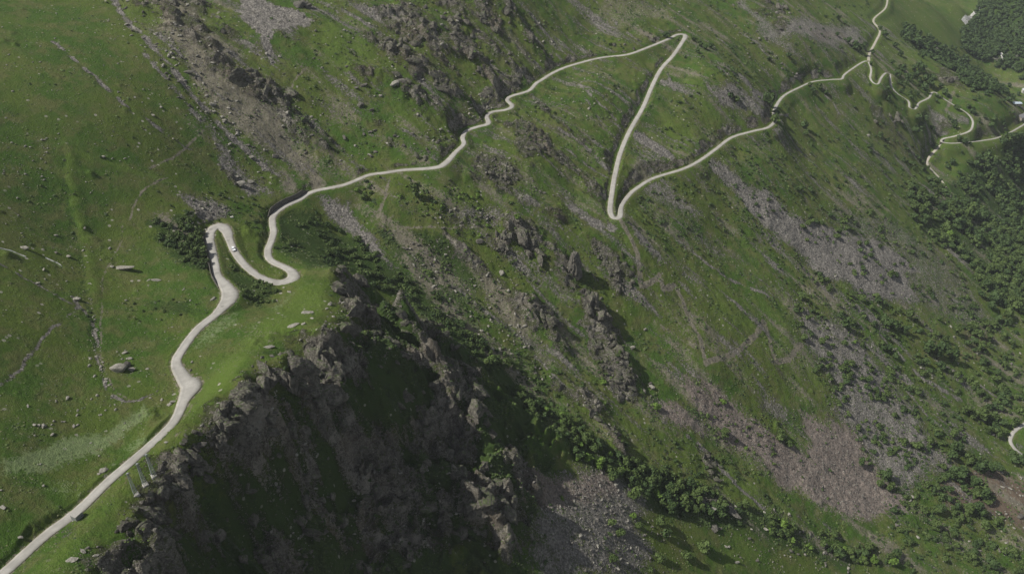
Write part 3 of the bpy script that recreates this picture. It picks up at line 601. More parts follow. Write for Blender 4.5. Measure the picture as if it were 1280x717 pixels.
# ------------------------------------------------------------------ materials
class NT:
    def __init__(s, name):
        s.m = bpy.data.materials.new(name); s.m.use_nodes = True; s.t = s.m.node_tree; s.b = s.t.nodes['Principled BSDF']
        s.b.inputs['Specular IOR Level'].default_value = .2; s.b.inputs['Roughness'].default_value = .9
    def n(s, k, **a):
        o = s.t.nodes.new(k)
        for i, v in a.items(): setattr(o, i, v)
        return o
    def l(s, a, b): s.t.links.new(a, b)
    def val(s, i, v):
        if hasattr(v, 'is_output') or isinstance(v, bpy.types.NodeSocket): s.l(v, i)
        else: i.default_value = v
    def math(s, op, a, b=0.0, c=0.0, clamp=False):
        o = s.n('ShaderNodeMath', operation=op, use_clamp=clamp); s.val(o.inputs[0], a); s.val(o.inputs[1], b)
        if op in ('MULTIPLY_ADD',): s.val(o.inputs[2], c)
        return o.outputs[0]
    def mix(s, f, a, b, mode='MIX'):
        o = s.n('ShaderNodeMix', data_type='RGBA', blend_type=mode); s.val(o.inputs[0], f); s.val(o.inputs[6], a if not isinstance(a, tuple) else (*a, 1)); s.val(o.inputs[7], b if not isinstance(b, tuple) else (*b, 1))
        return o.outputs[2]
    def noise(s, scale, detail=3, rough=.55, vec=None, dist=0.0):
        o = s.n('ShaderNodeTexNoise'); o.inputs['Scale'].default_value = scale; o.inputs['Detail'].default_value = detail; o.inputs['Roughness'].default_value = rough; o.inputs['Distortion'].default_value = dist
        s.l(vec if vec is not None else s.co(), o.inputs['Vector']); return o.outputs['Fac']
    def voro(s, scale, feature='F1', out='Distance', vec=None):
        o = s.n('ShaderNodeTexVoronoi', feature=feature); o.inputs['Scale'].default_value = scale
        s.l(vec if vec is not None else s.co(), o.inputs['Vector']); return o.outputs[out]
    def co(s):
        if not hasattr(s, '_co'): s._co = s.n('ShaderNodeTexCoord').outputs['Object']
        return s._co
    def ramp(s, f, a, b, lo=0.0, hi=1.0):
        o = s.n('ShaderNodeMapRange', interpolation_type='SMOOTHSTEP'); s.val(o.inputs[0], f); o.inputs[1].default_value = a; o.inputs[2].default_value = b; o.inputs[3].default_value = lo; o.inputs[4].default_value = hi
        return o.outputs[0]
    def bump(s, h, strength=.5, dist=.3, normal=None):
        o = s.n('ShaderNodeBump'); s.l(h, o.inputs['Height']); o.inputs['Strength'].default_value = strength; o.inputs['Distance'].default_value = dist
        if normal is not None: s.l(normal, o.inputs['Normal'])
        return o.outputs[0]
    def color(s, c): s.val(s.b.inputs['Base Color'], (*c, 1) if isinstance(c, tuple) else c)

def mat_ground():
    s = NT('ground_cover')
    a1 = s.n('ShaderNodeAttribute', attribute_name='cover_a'); a2 = s.n('ShaderNodeAttribute', attribute_name='cover_b')
    x1 = s.n('ShaderNodeSeparateColor'); x2 = s.n('ShaderNodeSeparateColor'); s.l(a1.outputs['Color'], x1.inputs[0]); s.l(a2.outputs['Color'], x2.inputs[0])
    rock, scree, bare, pink = x1.outputs[0], x1.outputs[1], x1.outputs[2], a1.outputs['Alpha']
    pale, lush, dark, dirt = x2.outputs[0], x2.outputs[1], x2.outputs[2], a2.outputs['Alpha']
    n_big = s.noise(.018, 3); n_mid = s.noise(.09, 4, .6); n_fine = s.noise(.55, 4, .65); n_tiny = s.noise(2.2, 3, .7)
    cell = s.n('ShaderNodeTexVoronoi'); cell.inputs['Scale'].default_value = .75; s.l(s.co(), cell.inputs['Vector'])
    cell2 = s.n('ShaderNodeTexVoronoi'); cell2.inputs['Scale'].default_value = .33; s.l(s.co(), cell2.inputs['Vector'])
    sep = s.n('ShaderNodeSeparateColor'); s.l(cell.outputs['Color'], sep.inputs[0]); crnd = sep.outputs[0]
    sep2 = s.n('ShaderNodeSeparateColor'); s.l(cell2.outputs['Color'], sep2.inputs[0]); crnd2 = sep2.outputs[0]
    # grass
    g = s.mix(s.ramp(n_big, .42, .58), GRASS_A, GRASS_B)
    g = s.mix(s.math('MULTIPLY', s.ramp(n_mid, .42, .66), .8), g, GRASS_C)
    g = s.mix(s.math('MULTIPLY', s.ramp(n_fine, .50, .70), .6), g, GRASS_D)
    g = s.mix(s.math('MULTIPLY', s.ramp(n_tiny, .52, .68), .5), g, GRASS_E)
    brk = s.math('ADD', s.math('MULTIPLY', s.math('SUBTRACT', n_fine, .5), 1.5), s.math('MULTIPLY', s.math('SUBTRACT', n_tiny, .5), 1.1))
    def m(w, k=1.0, lo=.38, hi=.56):
        return s.ramp(s.math('MULTIPLY_ADD', brk, k, w), lo, hi)
    g = s.mix(s.math('MULTIPLY', m(lush, .5, .25, .85), .85), g, s.mix(n_fine, LUSH_A, LUSH_B))
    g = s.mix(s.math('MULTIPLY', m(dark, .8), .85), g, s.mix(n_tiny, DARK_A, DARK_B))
    g = s.mix(s.math('MULTIPLY', m(pale, .9, .4, .6), .75), g, s.mix(n_tiny, (.20, .25, .13), (.11, .15, .06)))
    stone = s.mix(crnd, SCREE_A, SCREE_B)
    stone = s.mix(s.ramp(cell.outputs['Distance'], .35, .75), stone, s.mix(.5, stone, (.05, .05, .05)))
    bar = s.mix(n_tiny, BARE_A, BARE_B)
    g = s.mix(m(dirt, .7, .35, .7), g, s.mix(n_fine, (.085, .062, .045), (.15, .115, .085)))
    g = s.mix(m(bare, 1.0, .42, .64), g, s.mix(.35, bar, stone))
    g = s.mix(m(scree, 1.0, .42, .56), g, stone)
    g = s.mix(m(pink, .6, .42, .56), g, s.mix(crnd, PINK_A, PINK_B))
    # scattered stones lying in the turf
    spec = s.math('MULTIPLY', s.math('GREATER_THAN', crnd2, .93), s.ramp(cell2.outputs['Distance'], .34, .26))
    g = s.mix(s.math('MULTIPLY', spec, s.ramp(n_big, .38, .6)), g, (.27, .26, .22))
    # rock faces
    rn = s.noise(.22, 5, .68, dist=.6); rv = s.noise(1.1, 4, .7)
    rl = s.noise(.06, 4, .62, dist=.6)
    rc = s.mix(s.ramp(rn, .36, .62), ROCK_A, ROCK_B); rc = s.mix(s.math('MULTIPLY', s.ramp(rv, .44, .62), s.ramp(rl, .36, .62, .25, 1.0)), rc, ROCK_C); rc = s.mix(s.math('MULTIPLY', s.ramp(rl, .53, .62), .75), rc, ROCK_C)
    rc = s.mix(s.math('MULTIPLY', s.ramp(n_big, .5, .7), .25), rc, (.26, .19, .12))
    geo = s.n('ShaderNodeNewGeometry'); sn = s.n('ShaderNodeSeparateXYZ'); s.l(geo.outputs['True Normal'], sn.inputs[0])
    ledge = s.math('MULTIPLY', s.ramp(s.math('MULTIPLY_ADD', s.math('SUBTRACT', n_fine, .5), 1.1, s.math('MULTIPLY_ADD', s.math('SUBTRACT', n_mid, .5), 1.2, sn.outputs[2])), .66, .86), .85)   # turf on ledges
    rc = s.mix(ledge, rc, s.mix(n_tiny, DARK_B, GRASS_C))
    g = s.mix(m(rock, .7, .40, .55), g, rc)
    s.color(g)
    h1 = s.math('MULTIPLY', m(scree, 1.0), s.math('SUBTRACT', 1.0, cell.outputs['Distance']))
    h = s.math('ADD', s.math('MULTIPLY', n_tiny, .45), s.math('ADD', s.math('MULTIPLY', n_fine, .8), s.math('MULTIPLY', h1, .5)))
    hr = s.math('MULTIPLY', m(rock, .7), s.math('ADD', s.math('MULTIPLY', rn, 3.4), s.math('MULTIPLY', rv, 1.8)))
    s.l(s.bump(s.math('ADD', h, hr), 1.0, 1.3), s.b.inputs['Normal'])
    s.b.inputs['Specular IOR Level'].default_value = .08
    return s.m
GRASS_A, GRASS_B, GRASS_C, GRASS_D, GRASS_E = (.041, .083, .012), (.068, .100, .018), (.092, .098, .035), (.033, .060, .011), (.100, .128, .036)
LUSH_A, LUSH_B = (.060, .105, .016), (.096, .136, .028)
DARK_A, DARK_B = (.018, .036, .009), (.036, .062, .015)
SCREE_A, SCREE_B = (.125, .117, .105), (.25, .234, .212)
BARE_A, BARE_B = (.115, .105, .066), (.20, .18, .125)
PINK_A, PINK_B = (.12, .100, .087), (.225, .190, .165)
ROCK_A, ROCK_B, ROCK_C = (.058, .054, .045), (.172, .161, .136), (.33, .31, .265)

# ------------------------------------------------------------------ ground
def build_ground(NA, NR):
    th = np.linspace(R(-64), R(60), NA)
    rr = np.concatenate([np.geomspace(25, 150, 40)[:-1], np.geomspace(150, 2700, NR), np.geomspace(2700, 4200, 20)[1:]])
    A, B = np.meshgrid(th, rr); X = (B * np.sin(A)).ravel(); Y = (B * np.cos(A)).ravel()
    Z, W, road = terrain(X, Y)
    # crags are pushed sideways as well, so their faces overhang and break up
    k = np.clip((W[:, 0] - .4) / .4, 0, 1) * (road > 4)
    X2 = X + k * 1.5 * perlin(X / 4.3 + 9, Z / 4.0) + k * .6 * perlin(X / 1.7, Z / 1.7); Y2 = Y + k * 1.5 * perlin(Y / 4.3, Z / 4.0 + 5)
    n, m = A.shape; i = np.arange(n * m, dtype=np.int32).reshape(n, m)
    Q = np.stack([i[:-1, :-1], i[:-1, 1:], i[1:, 1:], i[1:, :-1]], -1).reshape(-1, 4)
    me = fast_mesh('ground', np.column_stack([X2, Y2, Z]), Q)
    me.polygons.foreach_set('use_smooth', np.ones(len(Q), bool))
    for nm, c0 in (('cover_a', 0), ('cover_b', 4)):
        at = me.attributes.new(nm, 'FLOAT_COLOR', 'POINT'); at.data.foreach_set('color', np.clip(W[:, c0:c0 + 4], 0, 1).astype(np.float32).ravel())
    me.materials.append(mat_ground())
    global GV, GW, GR
    GV = np.column_stack([X2, Y2, Z]); GW = W; GR = road
    o = link(bpy.data.objects.new('ground', me)); struct(o); return o

# ------------------------------------------------------------------ camera, sun, sky
def setup():
    cam = bpy.data.cameras.new('camera'); cam.lens = 36 * F_PX / 1280; cam.clip_end = 12000; cam.clip_start = 1
    co = link(bpy.data.objects.new('camera', cam)); co.rotation_euler = (math.pi / 2 - PITCH, 0, 0); scene.camera = co
    az = Vector((1, .16, 0)).normalized()
    d = Vector((az.x, az.y, -math.tan(SUN_EL)))
    l = bpy.data.lights.new('sun', 'SUN'); l.energy = SUN_E; l.angle = R(.53); l.color = (1, .95, .87)
    lo = link(bpy.data.objects.new('sun', l)); lo.rotation_euler = d.to_track_quat('-Z', 'Y').to_euler()
    w = bpy.data.worlds.new('World'); scene.world = w; w.use_nodes = True; nt = w.node_tree
    sky = nt.nodes.new('ShaderNodeTexSky'); sky.sky_type = 'NISHITA'; sky.sun_disc = False; sky.sun_elevation = SUN_EL
    sky.sun_rotation = math.atan2(-az.x, -az.y); sky.altitude = 1800
    hs = nt.nodes.new('ShaderNodeHueSaturation'); hs.inputs['Saturation'].default_value = .35   # bright cloud veils the blue
    nt.links.new(sky.outputs[0], hs.inputs['Color']); nt.links.new(hs.outputs[0], nt.nodes['Background'].inputs[0]); nt.nodes['Background'].inputs[1].default_value = SKY_E
    v = scene.view_settings; v.view_transform = 'Standard'; v.look = 'None'; v.exposure = EXPO; v.gamma = 1
HAZE = 0.00005
SUN_EL, SUN_E, SKY_E, EXPO = R(50), 5.0, .088, .42
setup()
ground = build_ground(1320, 1420)
print('ground', round(time.time() - T0, 1))
bpy.context.view_layer.update()
DG = bpy.context.evaluated_depsgraph_get()
def hit(px, py):                                  # what stands in that direction on the built ground
    dx, dy, dz = ray(px, py)
    ok, p, nrm, _ = ground.ray_cast(Vector((0, 0, 0)), Vector((float(dx), float(dy), float(dz))).normalized())
    return (p.copy(), nrm.copy()) if ok else (None, None)
def drop(x, y):
    ok, p, nrm, _ = ground.ray_cast(Vector((x, y, 400)), Vector((0, 0, -1)))
    return (p.copy(), nrm.copy()) if ok else (None, None)
def proj(p):
    f = p.y * CP - p.z * SP; up = p.y * SP + p.z * CP
    return CX + F_PX * p.x / f, CY - F_PX * up / f, f

# ------------------------------------------------------------------ roads
def mat_road(name, a, b, dk):
    s = NT(name); n1 = s.noise(.25, 5, .6); n2 = s.noise(1.6, 5, .7)
    c = s.mix(s.ramp(n1, .35, .65), a, b); c = s.mix(s.math('MULTIPLY', s.ramp(n2, .52, .7), .5), c, dk)
    v = s.voro(.22, 'DISTANCE_TO_EDGE'); c = s.mix(s.math('MULTIPLY', s.math('MULTIPLY', s.ramp(v, .012, .002), s.ramp(n1, .45, .6)), .3), c, (.12, .115, .105))
    ps = s.n('ShaderNodeTexVoronoi'); ps.inputs['Scale'].default_value = .14; s.l(s.co(), ps.inputs['Vector'])
    sp = s.n('ShaderNodeSeparateColor'); s.l(ps.outputs['Color'], sp.inputs[0])
    patch = s.math('MULTIPLY', s.math('GREATER_THAN', sp.outputs[0], .82), s.ramp(ps.outputs['Distance'], .22, .16)); c = s.mix(s.math('MULTIPLY', patch, .5), c, (.12, .115, .105))
    ac = s.n('ShaderNodeAttribute', attribute_name='across').outputs['Fac']
    n3 = s.noise(.7, 4, .6)
    c = s.mix(s.ramp(s.math('MULTIPLY_ADD', s.math('SUBTRACT', n3, .5), .9, ac), .78, 1.02), c, (.20, .185, .145))      # crumbling dusty margin
    tr = s.math('MULTIPLY', s.ramp(ac, .25, .45), s.ramp(ac, .8, .6)); c = s.mix(s.math('MULTIPLY', tr, .22), c, (.17, .165, .155))   # worn wheel tracks
    n4 = s.noise(.09, 3, .5); c = s.mix(s.math('MULTIPLY', s.ramp(n4, .48, .6), .35), c, dk)
    s.color(c); s.l(s.bump(n2, .3, .05), s.b.inputs['Normal']); return s.m
M_ROAD = mat_road('pale_asphalt', (.245, .238, .22), (.30, .292, .27), (.18, .175, .16))
M_GRAVEL = mat_road('pale_gravel', (.27, .25, .21), (.33, .31, .26), (.20, .185, .15))
def road_mesh(name, q, mat, extra=0.0):
    t = np.gradient(q[:, :2], axis=0); t /= np.linalg.norm(t, axis=1)[:, None]; nn = np.column_stack([-t[:, 1], t[:, 0]])
    k = len(q); wl = q[:, 3] + .16 * perlin(np.arange(k) * .37, np.zeros(k)) + extra; wr = q[:, 4] + .16 * perlin(np.arange(k) * .41, np.ones(k) * 9.3) + extra
    cols = []
    for off, dz in ((wl + .12, -.5), (wl, -.015), (wl * .5, .03), (0 * wl, .045), (-wr * .5, .03), (-wr, -.015), (-wr - .12, -.5)):
        cols.append(np.column_stack([q[:, :2] + nn * off[:, None], q[:, 2] + dz + .06]))
    V = np.vstack(cols); F = []
    for c_ in range(6):
        a = c_ * k; i = np.arange(k - 1)
        F.append(np.column_stack([a + i, a + k + i, a + k + i + 1, a + i + 1]))
    me = fast_mesh(name, V, np.vstack(F)); me.materials.append(mat); me.polygons.foreach_set('use_smooth', np.ones(len(me.polygons), bool))
    at_ = me.attributes.new('across', 'FLOAT', 'POINT'); at_.data.foreach_set('value', np.repeat(np.array([1.1, 1, .5, 0, .5, 1, 1.1], np.float32), k))
    return struct(link(bpy.data.objects.new(name, me)))
road_mesh('mountain_road', ROADS[0], M_ROAD)
road_mesh('gravel_track', ROADS[1], M_GRAVEL); road_mesh('gravel_track', ROADS[2], M_GRAVEL); road_mesh('valley_road', ROADS[3], M_ROAD)

# ------------------------------------------------------------------ materials for rock, leaves, metal
def mat_rock(name, a, b, lich, sc=.5):
    s = NT(name); oi = s.n('ShaderNodeObjectInfo'); g = s.n('ShaderNodeNewGeometry')
    n1 = s.noise(sc, 6, .7, vec=g.outputs['Position']); n2 = s.noise(sc * 5, 5, .7, vec=g.outputs['Position'])
    c = s.mix(s.ramp(n1, .35, .65), a, b); c = s.mix(s.math('MULTIPLY', s.ramp(n2, .55, .72), .6), c, lich)
    c = s.mix(s.math('MULTIPLY', s.ramp(n2, .46, .34), .5), c, (.05, .048, .04))
    sx = s.n('ShaderNodeSeparateXYZ'); s.l(g.outputs['True Normal'], sx.inputs[0])
    ve = s.n('ShaderNodeTexVoronoi', feature='DISTANCE_TO_EDGE'); ve.inputs['Scale'].default_value = sc * 1.9
    wv = s.n('ShaderNodeVectorMath', operation='ADD'); nn_ = s.n('ShaderNodeTexNoise'); nn_.inputs['Scale'].default_value = .5; nn_.inputs['Detail'].default_value = 6; s.l(g.outputs['Position'], nn_.inputs['Vector']); nm_ = s.n('ShaderNodeVectorMath', operation='SCALE'); nm_.inputs['Scale'].default_value = 4.0; s.l(nn_.outputs['Color'], nm_.inputs[0]); s.l(nm_.outputs[0], wv.inputs[1])
    sc_ = s.n('ShaderNodeVectorMath', operation='MULTIPLY'); s.l(g.outputs['Position'], sc_.inputs[0]); sc_.inputs[1].default_value = (1, 1, .55); s.l(sc_.outputs[0], wv.inputs[0]); s.l(wv.outputs[0], ve.inputs['Vector'])
    crk = s.ramp(ve.outputs['Distance'], .0, .07); c = s.mix(s.math('MULTIPLY', s.math('MULTIPLY', s.math('SUBTRACT', 1.0, crk), s.ramp(n1, .40, .60)), .5), c, (.04, .038, .032))
    if name == 'crag_rock':                        # turf and moss on the ledges
        c = s.mix(s.math('MULTIPLY', s.ramp(s.math('MULTIPLY_ADD', s.math('SUBTRACT', n1, .5), 1.6, sx.outputs[2]), .78, .95), .8), c, (.045, .068, .018))
    s.color(c); s.l(s.bump(s.math('ADD', s.math('MULTIPLY', crk, .8), s.math('ADD', s.math('MULTIPLY', n1, 2), n2)), .9, .6), s.b.inputs['Normal']); return s.m
M_ROCK = mat_rock('grey_rock', (.085, .08, .07), (.17, .16, .138), (.25, .235, .20))
M_CRAG = mat_rock('crag_rock', ROCK_A, ROCK_B, ROCK_C, .35)
M_PALE = mat_rock('pale_rock', (.24, .23, .198), (.35, .335, .29), (.44, .42, .37))
M_PURPLE = mat_rock('scree_rock', (.135, .126, .114), (.22, .206, .186), (.29, .272, .245))
def mat_leaf(name, a, b, c_):
    s = NT(name); g = s.n('ShaderNodeNewGeometry'); n1 = s.noise(.07, 3, .6, vec=g.outputs['Position']); n2 = s.noise(.9, 3, .7, vec=g.outputs['Position'])
    c = s.mix(s.ramp(n1, .36, .64), a, b); c = s.mix(s.math('MULTIPLY', s.ramp(n2, .5, .72), .6), c, c_)
    s.color(c); s.b.inputs['Roughness'].default_value = .7
    return s.m
M_LEAF = mat_leaf('leaves', (.036, .060, .015), (.058, .088, .023), (.098, .128, .038))
M_LEAFD = mat_leaf('dark_leaves', (.027, .050, .015), (.042, .071, .020), (.070, .104, .030))
M_LEAFB = mat_leaf('bright_leaves', (.065, .115, .018), (.085, .14, .024), (.13, .19, .035))
sb = NT('bark'); sb.color(sb.mix(sb.noise(3, 4), (.06, .048, .035), (.12, .10, .075))); M_BARK = sb.m
def simple(name, col, rough=.6, metal=0, var=.25, spec=.3):
    s = NT(name); n1 = s.noise(2.2, 5, .65)
    s.color(s.mix(s.math('MULTIPLY', s.ramp(n1, .4, .7), var), col, tuple(v * .45 for v in col))); s.b.inputs['Roughness'].default_value = rough; s.b.inputs['Metallic'].default_value = metal; s.b.inputs['Specular IOR Level'].default_value = spec
    return s.m
M_STEEL = simple('galvanised_steel', (.22, .24, .24), .5, .3); M_CONC = simple('concrete', (.36, .35, .32), .9); M_CONCD = simple('stained_concrete', (.17, .18, .17), .9)
M_GLASS = simple('dark_glass', (.015, .018, .022), .12, 0, 0, .6); M_PAINT = simple('silver_white_paint', (.62, .64, .67), .3, 0, .05, .5); M_TYRE = simple('rubber', (.02, .02, .02), .9); M_DARK = simple('dark_metal', (.04, .045, .05), .5)
M_LAMP = simple('lamp_lens', (.6, .6, .58), .2); M_RED = simple('tail_lens', (.30, .02, .02), .3)
M_WIRE = simple('cable_aluminium', (.30, .31, .31), .45, .4)

# ------------------------------------------------------------------ prototypes
def ico(sub):
    bm = bmesh.new(); bmesh.ops.create_icosphere(bm, subdivisions=sub, radius=1); V = np.array([v.co[:] for v in bm.verts]); F = np.array([[v.index for v in f.verts] for f in bm.faces]); bm.free(); return V, F
ICO1, ICO2, ICO3, ICO4 = ico(1), ico(2), ico(3), ico(4)
def rock_proto(seed, base=ICO3, cuts=9):
    rg = np.random.default_rng(seed); V, F = base[0].copy(), base[1]
    for _ in range(cuts):
        n = rg.normal(size=3); n /= np.linalg.norm(n); d = rg.uniform(.42, .80); s_ = V @ n
        V = V - np.clip(s_ - d, 0, None)[:, None] * n * .96
    nz = np.array([mnoise.noise(Vector(v * 2.2) + Vector((seed * 3.1, 0, 0))) for v in V]); nz2 = np.array([mnoise.noise(Vector(v * 5.5) + Vector((0, seed * 1.7, 0))) for v in V])
    V = V * (1 + .10 * nz + .06 * nz2)[:, None] * np.array([1.25, 1.1, 1.15])
    return V, F
def leaf_proto(seed, kind='tree', nb=7, nl=260, size=.20):
    """unit crown: radius about 1, z from 0 up; returns triangles of clumps"""
    rg = np.random.default_rng(seed); Vs = []; Fs = []; o = 0
    blobs = []
    for i in range(nb):
        a = rg.uniform(0, 6.28); r = rg.uniform(0, .62) if i else 0
        if kind == 'tree': z = rg.uniform(.35, 1.35) if i else .95
        elif kind == 'tall': z = rg.uniform(.4, 2.3) if i else 1.3; r *= .75
        else: z = rg.uniform(.15, .6) if i else .45; r *= 1.15
        blobs.append((r * math.cos(a), r * math.sin(a), z, rg.uniform(.32, .55) * (1.15 if i == 0 else 1)))
    for (bx, by, bz, br) in blobs:
        V, F = ICO1; k = br * .80 * (1 + .25 * rg.normal(size=(len(V), 1)).clip(-1, 1)); P = V * k + (bx, by, max(bz, br * .4)); Vs.append(P); Fs.append(F + o); o += len(P)
    w = np.array([b[3] ** 2 for b in blobs]); w /= w.sum(); ch = rg.choice(nb, nl, p=w)
    for i in ch:
        bx, by, bz, br = blobs[i]; n = rg.normal(size=3); n[2] = abs(n[2]) * .9 + .1 * n[2]; n /= np.linalg.norm(n)
        c_ = np.array((bx, by, bz)) + n * br * rg.uniform(.78, 1.18); c_[2] = max(c_[2], .04)
        m = n + rg.normal(size=3) * .55; m /= np.linalg.norm(m); u = np.cross(m, rg.normal(size=3)); u /= np.linalg.norm(u); v = np.cross(m, u); s_ = size * rg.uniform(.5, 1.15)
        P = np.array([c_ + u * s_, c_ + v * s_ * .8, c_ - u * s_ * .9, c_ - v * s_ * .7 + m * s_ * .3]); Vs.append(P)
        Fs.append(np.array([[o, o + 1, o + 2], [o, o + 2, o + 3]])); o += 4
    return np.vstack(Vs), np.vstack(Fs)
CROWN = {'tree': [leaf_proto(i, 'tree') for i in range(5)], 'tall': [leaf_proto(20 + i, 'tall', 9, 320) for i in range(4)], 'shrub': [leaf_proto(40 + i, 'shrub', 6, 170, .2) for i in range(5)],
         'lite': [leaf_proto(60 + i, 'tree', 6, 90, .30) for i in range(6)], 'litesh': [leaf_proto(80 + i, 'shrub', 4, 46, .32) for i in range(6)]}
def proto_mesh(name, VF, mat, smooth=False):
    me = fast_mesh(name, *VF); me.materials.append(mat)
    if smooth: me.polygons.foreach_set('use_smooth', np.ones(len(me.polygons), bool))
    return me
ROCKP = [rock_proto(i, ICO3 if i < 6 else ICO2, 15) for i in range(10)]
ME_ROCK = {m.name: [proto_mesh('boulder', p, m) for p in ROCKP] for m in (M_ROCK, M_PALE, M_PURPLE)}
ME_CROWN = {(k, m.name): [proto_mesh('crown', p, m) for p in CROWN[k]] for k in ('tree', 'tall', 'shrub') for m in (M_LEAF, M_LEAFD, M_LEAFB)}
def tube(P, rad, n=6):
    P = [Vector(p) for p in P]; V = []; F = []
    for i, p in enumerate(P):
        d = (P[min(i + 1, len(P) - 1)] - P[max(i - 1, 0)]).normalized(); u = d.cross(Vector((0, 0, 1)) if abs(d.z) < .9 else Vector((1, 0, 0))).normalized(); v = d.cross(u)
        r = rad[i] if hasattr(rad, '__len__') else rad
        for k in range(n): a = 2 * math.pi * k / n; V.append(p + u * math.cos(a) * r + v * math.sin(a) * r)
    for i in range(len(P) - 1):
        for k in range(n): a = i * n + k; b = i * n + (k + 1) % n; F.append((a, b, b + n, a + n))
    F.append(tuple(range(n))[::-1]); F.append(tuple(range((len(P) - 1) * n, len(P) * n)))
    return V, F
def join(parts):
    V = []; F = []; o = 0
    for v, f in parts:
        V += [tuple(p) for p in v]; F += [tuple(i + o for i in g) for g in f]; o += len(v)
    return V, F
def trunk_vf(h):
    ps = [tube([(0, 0, -.4), (.02, .03, h * .35), (.05, -.02, h * .75)], [.075, .055, .03])]
    for a, z in ((.4, .35), (2.4, .42), (4.4, .5), (5.6, .6)):
        ps.append(tube([(.02, .02, h * z), (.22 * math.cos(a), .22 * math.sin(a), h * (z + .22)), (.42 * math.cos(a), .42 * math.sin(a), h * (z + .34))], [.035, .022, .01], 5))
    return join(ps)
def poly_me(name, VF, mat):
    me = bpy.data.meshes.new(name); me.from_pydata(VF[0], [], VF[1]); me.materials.append(mat); return me
ME_TRUNK = {'tree': poly_me('trunk', trunk_vf(1.25), M_BARK), 'tall': poly_me('trunk', trunk_vf(2.1), M_BARK), 'shrub': poly_me('stem', trunk_vf(.55), M_BARK)}
print('protos', round(time.time() - T0, 1))

# ------------------------------------------------------------------ planting plan
PL = []                                           # dicts: kind, x, y, size, mat
ROAD_LAT = None
from mathutils import kdtree
kd = kdtree.KDTree(sum(len(q) for q in ROADS)); k_ = 0
for q in ROADS:
    for r_ in q: kd.insert(Vector((r_[0], r_[1], 0)), k_); k_ += 1
kd.balance()
def road_clear(x, y, r): return kd.find(Vector((x, y, 0)))[2] > r
def plan(kind, px, py, size, mat=None):
    p, n = hit(px, py)
    if p is None: return
    PL.append(dict(kind=kind, p=p, size=size, mat=mat or M_LEAF, named=True))
def scatter(poly, count, kind, lo, hi, mats, clump=0.0, cs=25.0, seed=0, named=False):
    rg = np.random.default_rng(seed + count); P = ground_poly(poly); x0, y0 = P.min(0); x1, y1 = P.max(0); done = 0; tries = 0
    N = count * 40
    X = rg.uniform(x0, x1, N); Y = rg.uniform(y0, y1, N)
    ok = poly_mask(X, Y, P, 1.0) > .5
    if clump: ok &= (fbm(X / cs + seed, Y / cs, 3) + rg.uniform(-.25, .25, N)) > clump
    for x, y in zip(X[ok], Y[ok]):
        s_ = lo + (hi - lo) * rg.random() ** 2.0
        if not road_clear(x, y, 3.6 + s_ * .5): continue
        p, n = drop(x, y)
        if p is None: continue
        PL.append(dict(kind=kind, p=p, size=s_, mat=mats[int(rg.integers(len(mats)))], named=named)); done += 1
        if done >= count: break
L, D, B_ = M_LEAF, M_LEAFD, M_LEAFB
